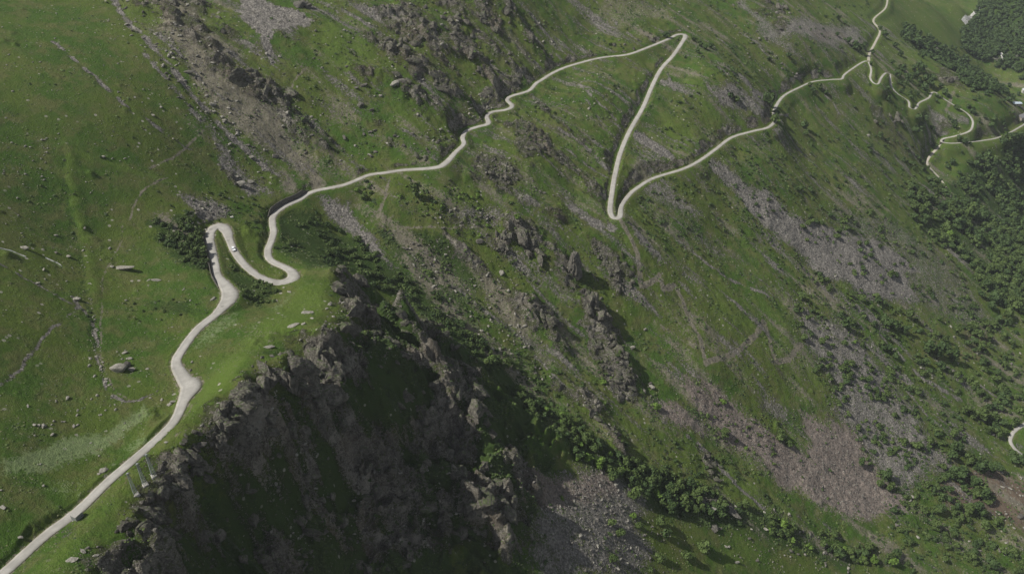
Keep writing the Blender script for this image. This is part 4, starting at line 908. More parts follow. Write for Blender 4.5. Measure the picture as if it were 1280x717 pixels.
# single trees and bushes one can pick out: px, py of the foot, crown radius in metres
for a in [(762,56,2.4,L),(756,68,1.6,L),(832,47,4.2,D),(868,52,3.0,D),(875,58,3.2,D),(881,62,3.0,D),(888,60,3.2,D),(856,72,2.2,D),(872,66,2.8,D),(770,192,0,L),
          (520,247,4.6,L),(456,250,3.0,L),(500,246,2.2,B_),(598,262,2,B_),(600,295,1.8,B_),(609,283,2.0,B_),(646,275,2.8,B_),(638,255,2.4,D),(552,375,2.0,D),(590,400,2,D),
          (795,622,6.0,L),(775,668,3.2,L),(790,645,2.4,B_),(798,660,3.0,L),(838,640,4.0,D),(853,645,3,D),(765,700,3.4,L),(764,655,3,L),(832,672,4.6,D),(824,655,4,L),(880,690,5,L),(858,700,4.5,L),(826,700,3.4,L),(813,712,2.5,L),(702,622,1.8,B_),(722,505,1.6,L),
          (820,510,3.6,B_),(754,478,2.6,B_),(904,505,3.0,B_),(884,520,2.6,L),(905,545,4.0,L),(921,552,2.2,B_),(932,560,2.4,B_),(975,548,5.0,L),(984,556,3.6,L),(1075,582,4.2,D),(1107,600,5.4,D),(1112,612,4.4,L),(1098,606,4,L),(1117,640,3.5,D),(1037,588,2,D),(1028,612,1.6,D),(1010,570,1.6,L),
          (1002,285,3.4,L),(995,272,2.2,D),(1015,278,3.0,L),(1113,345,4.0,L),(1018,322,0,L),(1077,375,4.5,L),(1063,370,2.8,L),(1095,372,4,L),(1062,373,2.4,B_),(1097,380,5,D),(1105,405,6,D),(1117,410,6.5,D),(1130,415,5,D),(1136,398,5,L),(1065,405,4,L),(1002,372,4.2,L),(1010,378,2.5,L),(1056,410,5,D),(1005,425,3.6,L),(1027,430,3.8,L),(1068,428,2.4,B_),(1055,430,3,L),
          (1158,442,6,D),(1172,448,7,D),(1182,440,6.5,D),(1190,452,5.5,D),(1176,460,5.5,D),(1155,455,4,D),(1100,432,4.5,L),(1110,440,5,D),(1118,448,4,D),(1104,438,4,D),(1195,418,5,L),(1180,425,4,L),(1172,418,3.2,L),(1195,470,4,L),(1200,478,3.6,L),(1212,475,3.6,L),(1173,400,3,L),(1210,405,2.6,L),(1230,440,3.4,D),(1237,435,3,D),
          (1192,565,6,D),(1197,600,8,D),(1190,595,6,D),(1215,610,7,D),(1204,590,5,L),(1222,588,7,D),(1230,590,6.5,D),(1212,578,6,L),(1243,586,6,D),(1184,612,4,D),(1186,625,4,D),(1228,625,6,D),(1235,628,5,L),(1220,640,5.5,D),(1225,645,5,D),(1230,660,6,L),(1217,635,4,L),(1170,640,5,L),(1167,660,5,L),(1208,640,5,L),(1200,650,3.5,L),(1245,655,4,L),(1212,700,5,L),(1240,710,5,D),(1190,672,4,L),(1235,700,4,D),(1252,690,4,L),(1180,700,3.5,L),
          (1130,555,4,L),(1145,560,5,L),(1162,555,5,L),(1170,545,3.5,D),(1190,545,5,L),(1205,515,5,L),(1215,520,5,L),(1225,525,6,L),(1235,540,5,L),(1248,545,5,L),(1265,575,6,D),(1275,578,6,D),(1267,530,5,L),(1256,495,5,D),(1252,488,5,L),(1175,540,3,L),(1118,520,3,L),(1105,545,3,L),(1060,520,3,L),(1110,495,3,L),
          (1166,255,6,L),(1155,248,5,B_),(1150,270,6,L),(1142,275,5,D),(1170,275,7,L),(1180,290,8,L),(1195,285,8,D),(1210,275,9,L),(1176,262,7,D),(1186,300,7,B_),(1222,300,7,D),(1230,360,7,D),(1240,375,8,D),(1258,395,8,L),(1245,380,6,D),(1270,385,8,L),(1225,370,5,D),(1238,385,6,D),
          (1005,160,5,D),(1008,168,4,L),(967,153,5,L),(970,143,4.5,D),(962,133,6,D),(955,130,5,D),(1024,110,4,L),(1015,115,4,D),(1032,118,4,D),(1012,108,3.5,L),(920,128,4.5,L),(913,122,3.5,D),(985,73,4,D),(962,76,3.6,D),(915,90,3,D),(932,93,3,D),(1048,25,4,D),(1056,30,3.4,D),(1046,45,3,D),(1050,62,3,D),(1060,55,5,D),(1068,62,6,D),(1075,65,6,D),(1080,60,5,D),(1090,68,4,D),(1105,45,5,D),(1088,82,3,D),(1100,38,4,D),
          (1125,70,5,D),(1118,60,5,D),(1120,95,5,D),(1128,88,6,D),(1115,80,4,D),(1134,100,6,D),(1143,98,7,D),(1150,92,7,D),(1155,105,8,D),(1162,110,7,D),(1148,85,6,D),(1142,88,6,D),(1180,62,5,D),(1165,98,5,D),(1175,110,4,D),(1180,118,5,D),(1185,122,4,D),(1216,143,5,D),(1205,178,5,D),(1198,174,4,D),(1204,180,4,D),(1241,152,5,D),(1238,160,5,D),(1252,176,4,D),(1230,148,3,D),(1147,150,6,D),(1150,160,6,D),(1143,165,6,D),(1156,152,5,D),(1165,162,4,D),(1110,125,4,D),(1086,185,4,D),(1110,112,4,D),
          (1220,50,8,D),(1192,160,4,D),(1167,185,4,D),(1190,205,5,D),(1210,205,5,D),(1222,200,6,D),(1120,165,3,D),(1100,172,4,D),(1108,177,3,D),(1130,182,3,D),
          (385,262,0,L)]:
    if a[2] > 0: plan('tall' if (a[2] >= 4 and random.random() < .35) else ('tree' if a[2] > 2.6 else 'shrub'), a[0], a[1], a[2] * 1.1, a[3])
# thickets, woods and scattered scrub
scatter([(190,275),(240,270),(258,300),(262,338),(228,330),(200,300)], 85, 'shrub', 1.6, 3.6, [L, L, D], 0, seed=1)
scatter([(222,300),(255,300),(258,330),(235,330)], 16, 'tree', 2.4, 3.6, [L], 0, seed=2)
scatter([(395,262),(440,290),(520,345),(620,445),(640,470),(590,445),(520,385),(440,345),(395,325)], 210, 'shrub', 1.5, 3.8, [L, L, D], -.15, seed=3)
scatter([(600,430),(640,455),(720,535),(790,578),(900,618),(905,640),(850,632),(780,610),(720,575),(650,505),(600,455)], 200, 'tree', 1.6, 4.4, [L, L, D, B_], -.1, seed=4)
scatter([(775,575),(860,600),(900,625),(905,650),(840,640),(790,608)], 110, 'tree', 2.6, 5.0, [L, D], -.4, seed=5)
scatter([(900,622),(960,650),(1040,668),(1125,695),(1110,712),(1020,690),(960,668),(905,650)], 100, 'tree', 1.8, 4.6, [L, L, D, B_], -.05, seed=6)
scatter([(295,322),(312,340),(352,362),(335,385),(295,372),(285,345)], 60, 'shrub', 1.0, 2.2, [L, L], -.1, seed=7)
scatter([(345,285),(400,262),(430,310),(440,340),(385,338),(345,325)], 70, 'shrub', 1.2, 3.2, [L, L, D], .05, seed=8)
scatter([(450,222),(560,225),(620,260),(600,290),(500,270),(440,240)], 96, 'shrub', .9, 2.4, [L, D, B_], .1, seed=9)
scatter([(478,285),(590,285),(640,400),(600,430),(540,380)], 80, 'shrub', .9, 2.4, [L, D], .15, seed=10)
scatter([(620,310),(760,330),(800,500),(740,560),(640,470)], 176, 'shrub', .8, 2.4, [L, D, L], .05, seed=11)
scatter([(600,420),(660,440),(740,540),(700,530)], 80, 'shrub', .9, 2.6, [L, L, D], 0, seed=12)
scatter([(760,540),(900,560),(980,640),(880,610),(780,575)], 90, 'shrub', 1.0, 2.8, [L, D], .05, seed=13)
scatter([(640,130),(760,75),(800,130),(770,240),(700,220),(620,160)], 96, 'shrub', .8, 2.0, [D, L], .15, seed=14)
scatter([(775,230),(860,200),(960,165),(1000,260),(900,300),(800,280)], 195, 'shrub', 1.0, 3.0, [L, D, D], .0, seed=15)
scatter([(770,280),(860,280),(900,300),(870,330),(800,300)], 40, 'shrub', .8, 2.4, [L, D], 0, seed=16)
scatter([(820,170),(880,60),(970,130),(930,160),(860,205)], 72, 'shrub', 1.0, 2.6, [D, L], .1, seed=17)
scatter([(860,0),(1090,0),(1080,75),(1000,105),(900,90)], 176, 'shrub', 1.2, 3.2, [D], .05, seed=18)
scatter([(960,165),(1090,100),(1150,200),(1180,260),(1080,260),(990,230)], 221, 'shrub', 1.2, 3.6, [L, D, D], .0, seed=19)
scatter([(970,220),(1080,260),(1180,300),(1230,400),(1150,400),(1000,300)], 260, 'shrub', 1.3, 4.9, [L, D, L], -.05, seed=20)
scatter([(980,320),(1160,400),(1260,480),(1200,560),(1060,480),(990,400)], 391, 'shrub', 1.1, 4.6, [L, D, L], -.05, seed=21)
scatter([(1000,440),(1100,460),(1200,560),(1230,640),(1130,640),(1060,540)], 390, 'shrub', 1.1, 4.1, [L, L, D], -.1, seed=22)
scatter([(1120,630),(1260,640),(1285,717),(1100,717)], 180, 'shrub', 1.3, 5.1, [L, D], 0, seed=23)
scatter([(1200,400),(1285,400),(1285,560),(1220,520)], 135, 'tree', 1.8, 6.1, [L, D, L], .0, seed=24)
scatter([(1180,560),(1240,575),(1240,640),(1170,640)], 26, 'tree', 2.6, 6.8, [D, D, L], .0, seed=25)
scatter([(900,560),(960,590),(1000,640),(920,620)], 20, 'shrub', 1, 2.4, [L], 0, seed=26)
scatter([(930,240),(1010,330),(1100,400),(1000,380),(930,300)], 120, 'shrub', .8, 2.4, [D, L], .1, seed=27)
scatter([(860,330),(1000,400),(990,520),(900,480)], 30, 'shrub', .7, 1.8, [L, D], .1, seed=28)
scatter([(850,500),(900,480),(1000,560),(1010,600),(900,560)], 84, 'shrub', .8, 2.2, [L, L], -.05, seed=41)
scatter([(640,600),(780,640),(800,717),(640,717)], 30, 'shrub', .8, 2.2, [L, D], .05, seed=29)
scatter([(330,620),(480,600),(560,700),(400,717),(250,717)], 90, 'shrub', .7, 1.8, [D, L], .05, seed=30)
scatter([(430,360),(520,400),(600,480),(640,600),(560,560),(440,440)], 90, 'shrub', .6, 1.6, [D, L], 0, seed=31)
scatter([(0,0),(300,0),(330,240),(200,260),(0,230)], 70, 'shrub', .5, 1.3, [D, L], .15, seed=32)
scatter([(300,0),(620,0),(640,110),(540,205),(400,225),(330,150)], 120, 'shrub', .6, 1.9, [D, L], .05, seed=33)
scatter([(640,0),(860,0),(830,45),(640,110)], 50, 'shrub', .8, 1.8, [D, L], .1, seed=34)
scatter([(195,255),(300,235),(345,270),(330,300),(295,280),(230,265)], 60, 'shrub', .8, 1.8, [D, L], 0, seed=35)
scatter([(100,380),(116,382),(120,410),(106,405)], 7, 'shrub', .8, 1.5, [D], 0, seed=36)
scatter([(150,375),(250,370),(262,395),(160,400)], 26, 'shrub', .5, 1.1, [L], 0, seed=37)
# woods
scatter([(1128,28),(1150,45),(1200,72),(1240,100),(1290,130),(1290,122),(1275,118),(1262,106),(1250,120),(1225,118),(1200,105),(1192,92),(1172,80),(1150,62),(1130,48)], 480, 'tree', 4.5, 8.0, [D], -.7, seed=50)
scatter([(1205,82),(1225,95),(1245,118),(1285,132),(1265,133),(1235,128),(1205,110)], 120, 'tree', 4.0, 7.0, [D], -.6, seed=51)
scatter([(1226,-6),(1290,-6),(1290,110),(1268,92),(1235,78),(1203,60),(1200,40),(1216,28)], 900, 'tree', 4.0, 7.5, [D], -.55, seed=52)
scatter([(1130,225),(1165,225),(1215,262),(1285,330),(1290,400),(1245,380),(1215,345),(1185,310),(1150,285),(1135,262)], 330, 'tree', 3.5, 7.0, [L, L, D], .02, cs=38, seed=53)
scatter([(1195,235),(1235,188),(1290,170),(1290,340),(1240,300),(1205,265)], 520, 'tree', 4.0, 7.5, [L, D, D], -.1, cs=45, seed=54)
scatter([(1235,300),(1290,330),(1290,400),(1255,385),(1230,350)], 160, 'tree', 4.0, 6.5, [L], -.3, seed=55)
scatter([(1100,180),(1290,180),(1290,240),(1180,240)], 60, 'tree', 2.0, 4.5, [D], .0, seed=56)
scatter([(1120,30),(1290,-5),(1220,90),(1150,80)], 60, 'tree', 2.5, 5.0, [D], .1, seed=57)
scatter([(1105,85),(1160,100),(1170,125),(1120,125)], 26, 'tree', 2.5, 5.5, [D], .0, seed=58)
scatter([(1160,115),(1280,150),(1280,176),(1190,160)], 36, 'tree', 2.0, 4.5, [D], .05, seed=59)
print('planned', len(PL), round(time.time() - T0, 1))

# ------------------------------------------------------------------ stones plan
ST = []
def stone(px, py, s_, mat=M_PALE, flat=.6, ang=None, asp=1.25, kind='boulder', lab=None):
    p, n = hit(px, py)
    if p is not None: ST.append(dict(p=p, size=s_, mat=mat, flat=flat, ang=random.uniform(0, 6.3) if ang is None else ang, asp=asp, named=True, lab=lab))
def stones(poly, count, lo, hi, mats, clump=0.0, cs=12, flat=.65, seed=0, sink=.25):
    rg = np.random.default_rng(seed + 1000); P = ground_poly(poly); x0, y0 = P.min(0); x1, y1 = P.max(0); N = count * 40; done = 0
    X = rg.uniform(x0, x1, N); Y = rg.uniform(y0, y1, N); ok = poly_mask(X, Y, P, 1.0) > .5
    if clump: ok &= (fbm(X / cs + seed, Y / cs, 3) + rg.uniform(-.2, .2, N)) > clump
    for x, y in zip(X[ok], Y[ok]):
        s_ = lo + (hi - lo) * rg.random() ** 3.0
        if not road_clear(x, y, 3.4 + s_): continue
        p, n = drop(x, y)
        if p is None: continue
        ST.append(dict(p=p, size=s_, mat=mats[int(rg.integers(len(mats)))], flat=flat * rg.uniform(.7, 1.3), ang=rg.uniform(0, 6.3), asp=rg.uniform(1, 1.6), named=False, lab=None)); done += 1
        if done >= count: break
G, P_, U = M_ROCK, M_PALE, M_PURPLE
for a in [(154,336,4.0,P_,.35,0.1,1.9,'low flat pale slab of rock in the left meadow between ditch and hairpins'),(140,333,1.2,P_,.5),(194,350,1.9,P_,.4,.1,1.6,'pale flat boulder in the meadow below the long slab'),(186,350,1,P_,.4),
          (148,462,3.4,P_,.95,.3,1.2,'largest grey split boulder of the rock group in the left meadow'),(158,458,2.4,G,.9,1.0,1.5,'dark boulder leaning against the split boulder in the left meadow'),(165,462,1.6,P_,.7),(162,448,1.3,P_,.5),(155,441,1.3,P_,.4),
          (95,374,1.9,P_,.7,.5,1.2,'pale rounded boulder at the bend of the meadow ditch'),(86,321,1.5,P_,.6),(70,316,1.2,G,.5),(29,310,2.3,P_,.4,.1,1.5,'pale flat boulder near left edge above the little stream'),(104,313,.8,P_,.5),(137,310,1.1,P_,.5),(54,337,1.2,P_,.3),(47,354,1.1,P_,.5),(106,285,.9,P_,.5),(69,294,1.1,P_,.4),
          (66,543,1.0,P_,.5),(202,500,.9,P_,.5),(85,497,1.1,P_,.6),(35,508,.8,P_,.5),(43,531,.9,P_,.6),(48,531,.8,P_,.5),(55,532,1.3,P_,.5),(93,532,1,P_,.4),(97,531,.8,P_,.6),(144,512,.7,P_,.5),(80,527,.6,P_,.5),(129,589,1.5,P_,.8,.5,1.3,'pale pointed boulder on the grass just left of the road opposite the pylons'),(124,592,.8,P_,.6),(218,502,1.6,P_,.35,.5,2.0,'flat pale rock at the left verge under the bend layby'),(211,506,1.1,P_,.35),(208,552,.7,P_,.5),
          (240,452,1.0,P_,.5),(238,463,.8,G,.5),(266,374,1.5,P_,.5),(4,634,1.2,P_,.5),(25,671,.9,P_,.5),(96,483,.0,P_,.5),(115,461,.0,P_,.5),(88,700,1.8,P_,.35,.5,1.4,'broad pale slab at the top of the cliff near the lower left corner'),(104,688,1.1,P_,.6),(250,556,2.0,G,.7,.4,1.3,'big grey boulder perched on the cliff rim above the pylons'),(184,461,.7,P_,.5),(188,497,.6,P_,.5),(113,448,.8,P_,.5),(118,470,.9,P_,.5),(111,457,.8,P_,.5),
          (335,593,0,G,.5),(336,434,2.2,P_,.3,.4,2.0,'pale flat outcrop on the sunlit spur above the cliff'),(365,408,1.9,P_,.35,.3,1.9,'pale slab on the sunlit spur left of the cliff top'),(383,391,2.4,P_,.35,.3,1.8,'broad pale slab below the top of the sunlit spur'),(376,424,.9,P_,.5),(413,381,1.6,P_,.9,.3,1.0,'pale upright boulder at the notch of the cliff rim'),(408,386,1,P_,.7),(380,405,1.2,P_,.5),(362,365,1.2,P_,.4),(345,376,1.0,P_,.4),(390,398,1.0,P_,.4),
          (313,228,2.0,P_,.7,.3,1.2,'pale rounded boulder among debris above the wall'),(345,196,2.2,G,.9,.4,1.1,'dark rounded boulder among debris above the wall'),(301,231,3.0,P_,.9,.3,1.1,'large pale block at the lower end of the rocky gully'),(314,197,1.8,P_,.7,.2,1.2,'cream coloured boulder left of the dark rounded one'),(297,168,1.6,P_,.6),(292,154,1.2,P_,.6),(265,131,2.2,P_,.7,.5,1.3,'pale boulder in the stony gully on the upper left slope'),(267,140,1.6,P_,.6),(258,120,1.2,P_,.6),(235,91,2.6,G,.6,.2,1.6,'grey boulder blocking the stony gully near its middle'),(216,73,1.4,P_,.6),(211,70,1.8,P_,.6),(208,64,1.1,P_,.6),(194,43,1.4,P_,.6),(232,101,1.3,P_,.6),(251,37,1.1,P_,.6),(297,165,1.2,P_,.6),(280,152,1.3,P_,.5),(191,144,1.6,P_,.4),(201,134,1,P_,.6),(179,112,.8,P_,.6),(129,196,1.0,P_,.6),(178,128,.6,P_,.6),
          (375,8,5.5,G,.9,.3,1.3,'big dark rock beside the grey scree at the upper edge'),(385,10,3.5,G,.9),(450,132,2.6,G,.8,.3,1.2,'grey pointed boulder on the green slope above the road'),(464,138,1.8,G,.8),(468,163,1.8,G,.5),(462,165,1.8,G,.5),(455,168,1.6,G,.5),(493,170,1.8,G,.6),(431,172,2.2,G,.7),(495,105,3.6,P_,.7,.3,1.2,'pale fractured block at the lower end of the rock rib above the road'),(503,102,3.2,G,.7),(430,38,1.3,P_,.7),(455,5,1,P_,.7),(434,39,1.0,P_,.6),(441,48,.9,P_,.6),(455,45,.9,P_,.6),(472,41,1.0,P_,.6),(456,17,.7,P_,.6),(532,10,2.6,G,.9,.3,1.1,'dark block at the top of the ribbed slope'),(454,107,2.6,G,.5),(445,110,2.2,G,.5),(518,180,.8,P_,.6),
          (335,72,.0,G,.5),(359,142,2.0,P_,.8),(333,68,1.6,P_,.8),(370,133,.8,P_,.5),(374,135,.8,P_,.5),(397,146,.0,P_,.5),
          (674,30,1.8,P_,.7),(600,302,2.6,G,.9,.3,1.1,'grey rounded boulder left of the crag under the trail'),(613,340,0,G,.9),(627,342,2.6,P_,.9,.3,1.0,'pale pointed rock beside a dark bush under the bare scar'),(612,385,1.6,P_,.6),(806,412,1.8,P_,.8),(790,434,2.0,P_,.7,.2,1.2,'round pale boulder on grass right of the long dark crag'),(805,488,2.2,G,.8),(815,485,2.5,P_,.8),(812,480,1.8,G,.8),(795,470,2,G,.7),(775,455,1.5,G,.6),
          (880,635,5.0,P_,.35,.2,1.8,'large flat pale rock at the lower end of the thicket'),(893,662,3.2,G,.9,.3,1.1,'grey rock standing in the grass below the thicket'),(910,635,6,G,.35,-.6,1.8,'big slanted slab beside the lower thicket'),(780,605,0,G,.5),(1085,170,2.4,P_,.8),(1118,153,3,G,.7),(1262,610,1.8,P_,.5),(1252,608,2.0,P_,.5),(1252,590,1.5,P_,.5),(1276,645,3.6,G,.5,.3,1.3,'grey rock outcrop at the right edge by the brown bare ground'),(1258,642,1.3,P_,.5),(1258,678,1.2,P_,.5),(1212,676,1.2,P_,.5),(1165,472,1.3,P_,.5),(1225,567,1,P_,.5),(1275,441,2.2,P_,.4)]:
    if a[2] > 0: stone(a[0], a[1], a[2], a[3], a[4], a[5] if len(a) > 5 else None, a[6] if len(a) > 6 else 1.25, lab=a[7] if len(a) > 7 else None)
stones([(480,18),(525,10),(560,50),(545,65),(490,50)], 33, 0.49, 1.76, [G], seed=1, flat=.9)
stones([(472,55),(520,65),(575,115),(550,120),(490,85)], 33, 0.49, 1.65, [G], seed=2, flat=.9)
stones([(548,15),(580,10),(608,65),(570,70)], 27, 0.49, 1.76, [G], seed=3, flat=.9)
stones([(570,-5),(605,-5),(655,30),(640,45),(600,35)], 27, 0.49, 1.65, [G], seed=4, flat=.9)
stones([(580,70),(610,70),(660,105),(620,120)], 33, 0.42, 1.21, [G], seed=5, flat=.8)
stones([(440,0),(640,0),(700,60),(640,115),(540,170),(470,80)], 240, .4, 1.6, [G, P_], .1, 14, seed=6)
stones([(300,0),(470,0),(480,130),(540,200),(420,225),(340,150)], 200, .35, 1.3, [G, P_], .1, 16, seed=7)
stones([(280,85),(345,95),(375,130),(330,140)], 33, 0.42, 1.32, [G], seed=8, flat=.9)
stones([(140,-5),(175,-5),(260,90),(300,150),(345,235),(300,230),(240,150),(165,50)], 260, .35, 1.6, [P_, G], seed=9)
stones([(170,0),(270,0),(340,100),(400,215),(340,235),(250,120)], 200, .3, 1.2, [P_, G], .0, seed=10)
stones([(0,0),(150,0),(270,160),(150,260),(0,230)], 170, .25, .8, [P_], .1, 18, seed=11)
stones([(0,240),(190,270),(255,380),(200,500),(0,480)], 120, .22, .7, [P_], .05, 18, seed=12)
stones([(0,180),(60,170),(70,240),(0,230)], 70, .25, .8, [P_], .0, seed=13)
stones([(110,360),(122,400),(128,440),(140,485),(128,480),(116,440)], 60, .25, .8, [P_], seed=14)
stones([(0,480),(200,500),(100,600),(0,640)], 60, .2, .6, [P_], .1, seed=15)
stones([(300,470),(365,455),(410,432),(430,350),(450,365),(470,420),(400,470),(330,520),(240,580),(180,640),(115,705),(105,690),(180,605),(243,562),(285,505)], 165, 0.28, 1.10, [G, G, G, P_], seed=16, flat=.8)
stones([(430,360),(560,450),(620,540),(655,650),(560,690),(400,717),(110,717),(200,620),(320,520),(400,440)], 480, .3, 1.2, [G], .05, 14, seed=17, flat=.9)
stones([(330,500),(420,540),(560,600),(640,670),(480,717),(300,700)], 420, .3, 1.2, [G, P_], .05, seed=18)
stones([(640,590),(740,580),(830,640),(830,717),(690,717),(655,660)], 520, .25, 1.1, [U, U, U, P_], seed=19, flat=.7)
stones([(700,600),(760,600),(800,650),(820,717),(700,717)], 110, .4, 1.6, [P_, U, G], seed=20, flat=.7)
stones([(640,282),(672,288),(690,330),(655,325)], 27, 0.42, 1.43, [G], seed=21, flat=.95)
stones([(604,288),(640,296),(635,322),(606,312)], 22, 0.49, 1.54, [G], seed=22, flat=.95)
stones([(720,365),(750,368),(790,470),(790,510),(760,480),(735,420)], 71, 0.42, 1.54, [G], seed=23, flat=.95)
stones([(676,382),(700,400),(695,430),(676,420)], 22, 0.42, 1.32, [G], seed=24, flat=.9)
stones([(735,295),(770,320),(795,350),(790,378),(755,355)], 71, 0.35, 0.99, [G], seed=25, flat=.8)
stones([(718,490),(745,495),(775,555),(755,550)], 27, 0.35, 1.10, [G, P_], seed=26, flat=.8)
stones([(760,450),(800,470),(825,500),(780,510)], 33, 0.35, 1.10, [G], seed=27, flat=.8)
stones([(590,200),(660,215),(700,250),(640,245)], 44, 0.35, 1.10, [G], seed=28, flat=.8)
stones([(560,170),(760,80),(770,220),(700,260),(620,240)], 220, .35, 1.4, [G, P_], .05, seed=29)
stones([(500,300),(560,310),(640,400),(740,520),(680,500),(560,400)], 260, .35, 1.4, [P_, G], seed=30)
stones([(580,320),(640,340),(690,450),(640,420)], 90, .35, 1.3, [P_], seed=31)
stones([(540,262),(640,262),(640,285),(550,285)], 60, .4, 1.6, [P_, G], seed=32)
stones([(890,215),(1150,335),(1150,385),(1090,378),(950,285)], 160, .3, .9, [U], seed=33)
stones([(980,365),(1060,400),(1190,590),(1100,620),(1030,500)], 120, .3, .9, [U], seed=34)
stones([(850,470),(1000,540),(1130,640),(1000,635),(880,520)], 150, .3, .9, [U], seed=35)
stones([(1030,600),(1110,600),(1130,645),(1050,650)], 70, .3, .9, [U], seed=36)
stones([(780,220),(900,200),(960,280),(860,330),(790,300)], 70, .3, .9, [U], seed=37)
stones([(900,0),(980,0),(1020,100),(940,90)], 120, .5, 2.2, [G, U], seed=38)
stones([(640,0),(860,0),(900,100),(800,60),(660,100)], 140, .4, 1.4, [G, P_], .05, seed=39)
stones([(980,300),(1280,400),(1280,717),(1150,700),(1000,420)], 240, .5, 1.6, [P_, U], .05, seed=40)
stones([(1235,585),(1280,590),(1280,670),(1240,660)], 40, .5, 1.6, [P_], seed=42)
stones([(850,600),(1000,640),(1090,717),(900,700)], 120, .5, 2.0, [G, P_], .0, seed=43)
stones([(230,248),(290,258),(262,300),(225,285)], 70, .35, 1.2, [G, P_], seed=44)
stones([(440,205),(560,180),(620,145),(625,120),(600,110),(560,165),(450,200)], 90, .4, 1.6, [P_, G], seed=45)
print('stones', len(ST), round(time.time() - T0, 1))

# ------------------------------------------------------------------ crags: big fractured blocks grown out of the slope
def crag_proto(seed):
    rg = np.random.default_rng(seed); V, F = ICO4[0].copy(), ICO4[1]
    V = V * (1 + .35 * np.array([mnoise.noise(Vector(v * 1.3) + Vector((seed, 3, 0))) for v in V]))[:, None]
    dirs = rg.normal(size=(4, 3)); dirs /= np.linalg.norm(dirs, axis=1)[:, None]
    for k in range(34):                             # joint sets: parallel planes cut at many depths
        n = dirs[k % 4] + rg.normal(size=3) * .22; n *= rg.choice([-1, 1]); n /= np.linalg.norm(n); d = rg.uniform(.40, .92); s_ = V @ n
        V = V - np.clip(s_ - d, 0, None)[:, None] * n * .93
    st = np.floor((V @ dirs[0]) * 5 + 2.0 * np.array([mnoise.noise(Vector(v * 1.6)) for v in V])); V = V * (1 + .09 * (np.sin(st * 12.9898) * .5 + .5))[:, None]
    st = np.floor((V @ dirs[1]) * 4 + 1.5 * np.array([mnoise.noise(Vector(v * 2.1) + Vector((7, 0, 0))) for v in V])); V = V * (1 + .08 * (np.sin(st * 78.233) * .5 + .5))[:, None]
    rd = np.array([1 - 2 * abs(mnoise.noise(Vector((v[0] * 3.2, v[1] * 3.2, v[2] * 2.0)) + Vector((seed, 0, 5)))) for v in V]); V = V * (1 + .13 * rd)[:, None]
    V = V * (1 + .10 * np.array([mnoise.noise(Vector(v * 6.5)) + .6 * mnoise.noise(Vector(v * 13)) for v in V]))[:, None]
    return V * np.array([1.2, 1.2, 1.2]), F
CRAGP = [crag_proto(200 + i) for i in range(9)]
ME_CRAG = [proto_mesh('rock_outcrop', p, M_CRAG) for p in CRAGP]
CR = []
def crags(poly, count, lo, hi, seed, tall=1.0, sink=.15):
    rg = np.random.default_rng(seed + 5000); P = ground_poly(poly); x0, y0 = P.min(0); x1, y1 = P.max(0); N = 4000; done = 0
    X = rg.uniform(x0, x1, N); Y = rg.uniform(y0, y1, N); ok = poly_mask(X, Y, P, 1.0) > .5
    ok &= (fbm(X / 15 + seed, Y / 15, 3) + rg.uniform(-.3, .3, N)) > -.1
    for x, y in zip(X[ok], Y[ok]):
        s_ = lo + (hi - lo) * rg.random() ** 2.0
        if not road_clear(x, y, 3.6 + s_ * 1.3): continue
        p, n = drop(x, y)
        if p is None: continue
        CR.append(dict(p=p, n=n, size=s_, mat=M_CRAG, ang=rg.uniform(-.5, .5), asp=rg.uniform(1.1, 1.9), tall=tall * rg.uniform(.7, 1.3), sink=sink, lab=None)); done += 1
        if done >= count: break
crags([(482,22),(505,10),(525,22),(550,52),(520,62),(495,52)], 14, 1.8, 5.0, 1)
crags([(474,56),(500,58),(540,85),(572,112),(545,112),(500,88)], 14, 1.6, 4.2, 2)
crags([(488,98),(512,98),(540,128),(515,122)], 5, 1.6, 3.4, 3)
crags([(548,18),(572,20),(606,65),(590,74),(562,55)], 14, 1.8, 4.6, 4)
crags([(570,-4),(602,-4),(622,45),(600,38)], 8, 1.8, 4.6, 5)
crags([(616,-4),(640,8),(656,32),(640,30)], 6, 1.8, 4.4, 6)
crags([(585,72),(612,78),(655,108),(620,118),(596,98)], 12, 1.4, 3.4, 7)
crags([(603,114),(620,111),(638,122),(630,142),(606,140)], 9, 1.4, 3.2, 8)
crags([(290,90),(322,94),(374,122),(340,132),(300,124)], 14, 1.6, 4.2, 9)
crags([(200,-4),(250,-4),(300,60),(262,60)], 10, 1.2, 3.0, 10)
crags([(590,203),(650,213),(645,238),(600,226)], 14, 1.4, 2.5, 11)
crags([(640,156),(690,172),(686,205),(655,200)], 10, 1.2, 2.3, 12)
crags([(644,286),(660,286),(664,304),(684,324),(676,332),(655,316)], 12, 1.8, 3.6, 13, 1.2)
crags([(606,290),(632,292),(640,302),(630,318),(610,312)], 10, 1.8, 3.1, 14)
crags([(723,368),(745,368),(758,395),(770,425),(748,430),(732,410)], 18, 2.0, 3.9, 15, 1.2)
crags([(740,428),(768,430),(790,475),(788,505),(764,480)], 18, 1.6, 3.3, 16)
crags([(676,384),(694,390),(704,412),(690,430),(678,412)], 10, 1.8, 3.3, 17)
crags([(762,326),(790,345),(794,372),(775,378),(756,352)], 14, 1.2, 2.2, 18)
crags([(738,298),(772,320),(768,345),(745,322)], 10, 1.0, 1.9, 19)
crags([(720,492),(740,494),(756,516),(772,556),(752,540),(728,512)], 12, 1.4, 3.6, 20)
crags([(762,478),(790,480),(804,502),(790,514)], 8, 1.4, 3.2, 21)
crags([(870,565),(900,570),(912,610),(888,604)], 8, 1.2, 3.0, 22)
crags([(955,-2),(980,2),(985,28),(965,42),(950,20)], 9, 2.0, 5.0, 23)
crags([(690,86),(800,60),(832,44),(832,38),(760,55),(690,78)], 8, 1.0, 2.2, 24)
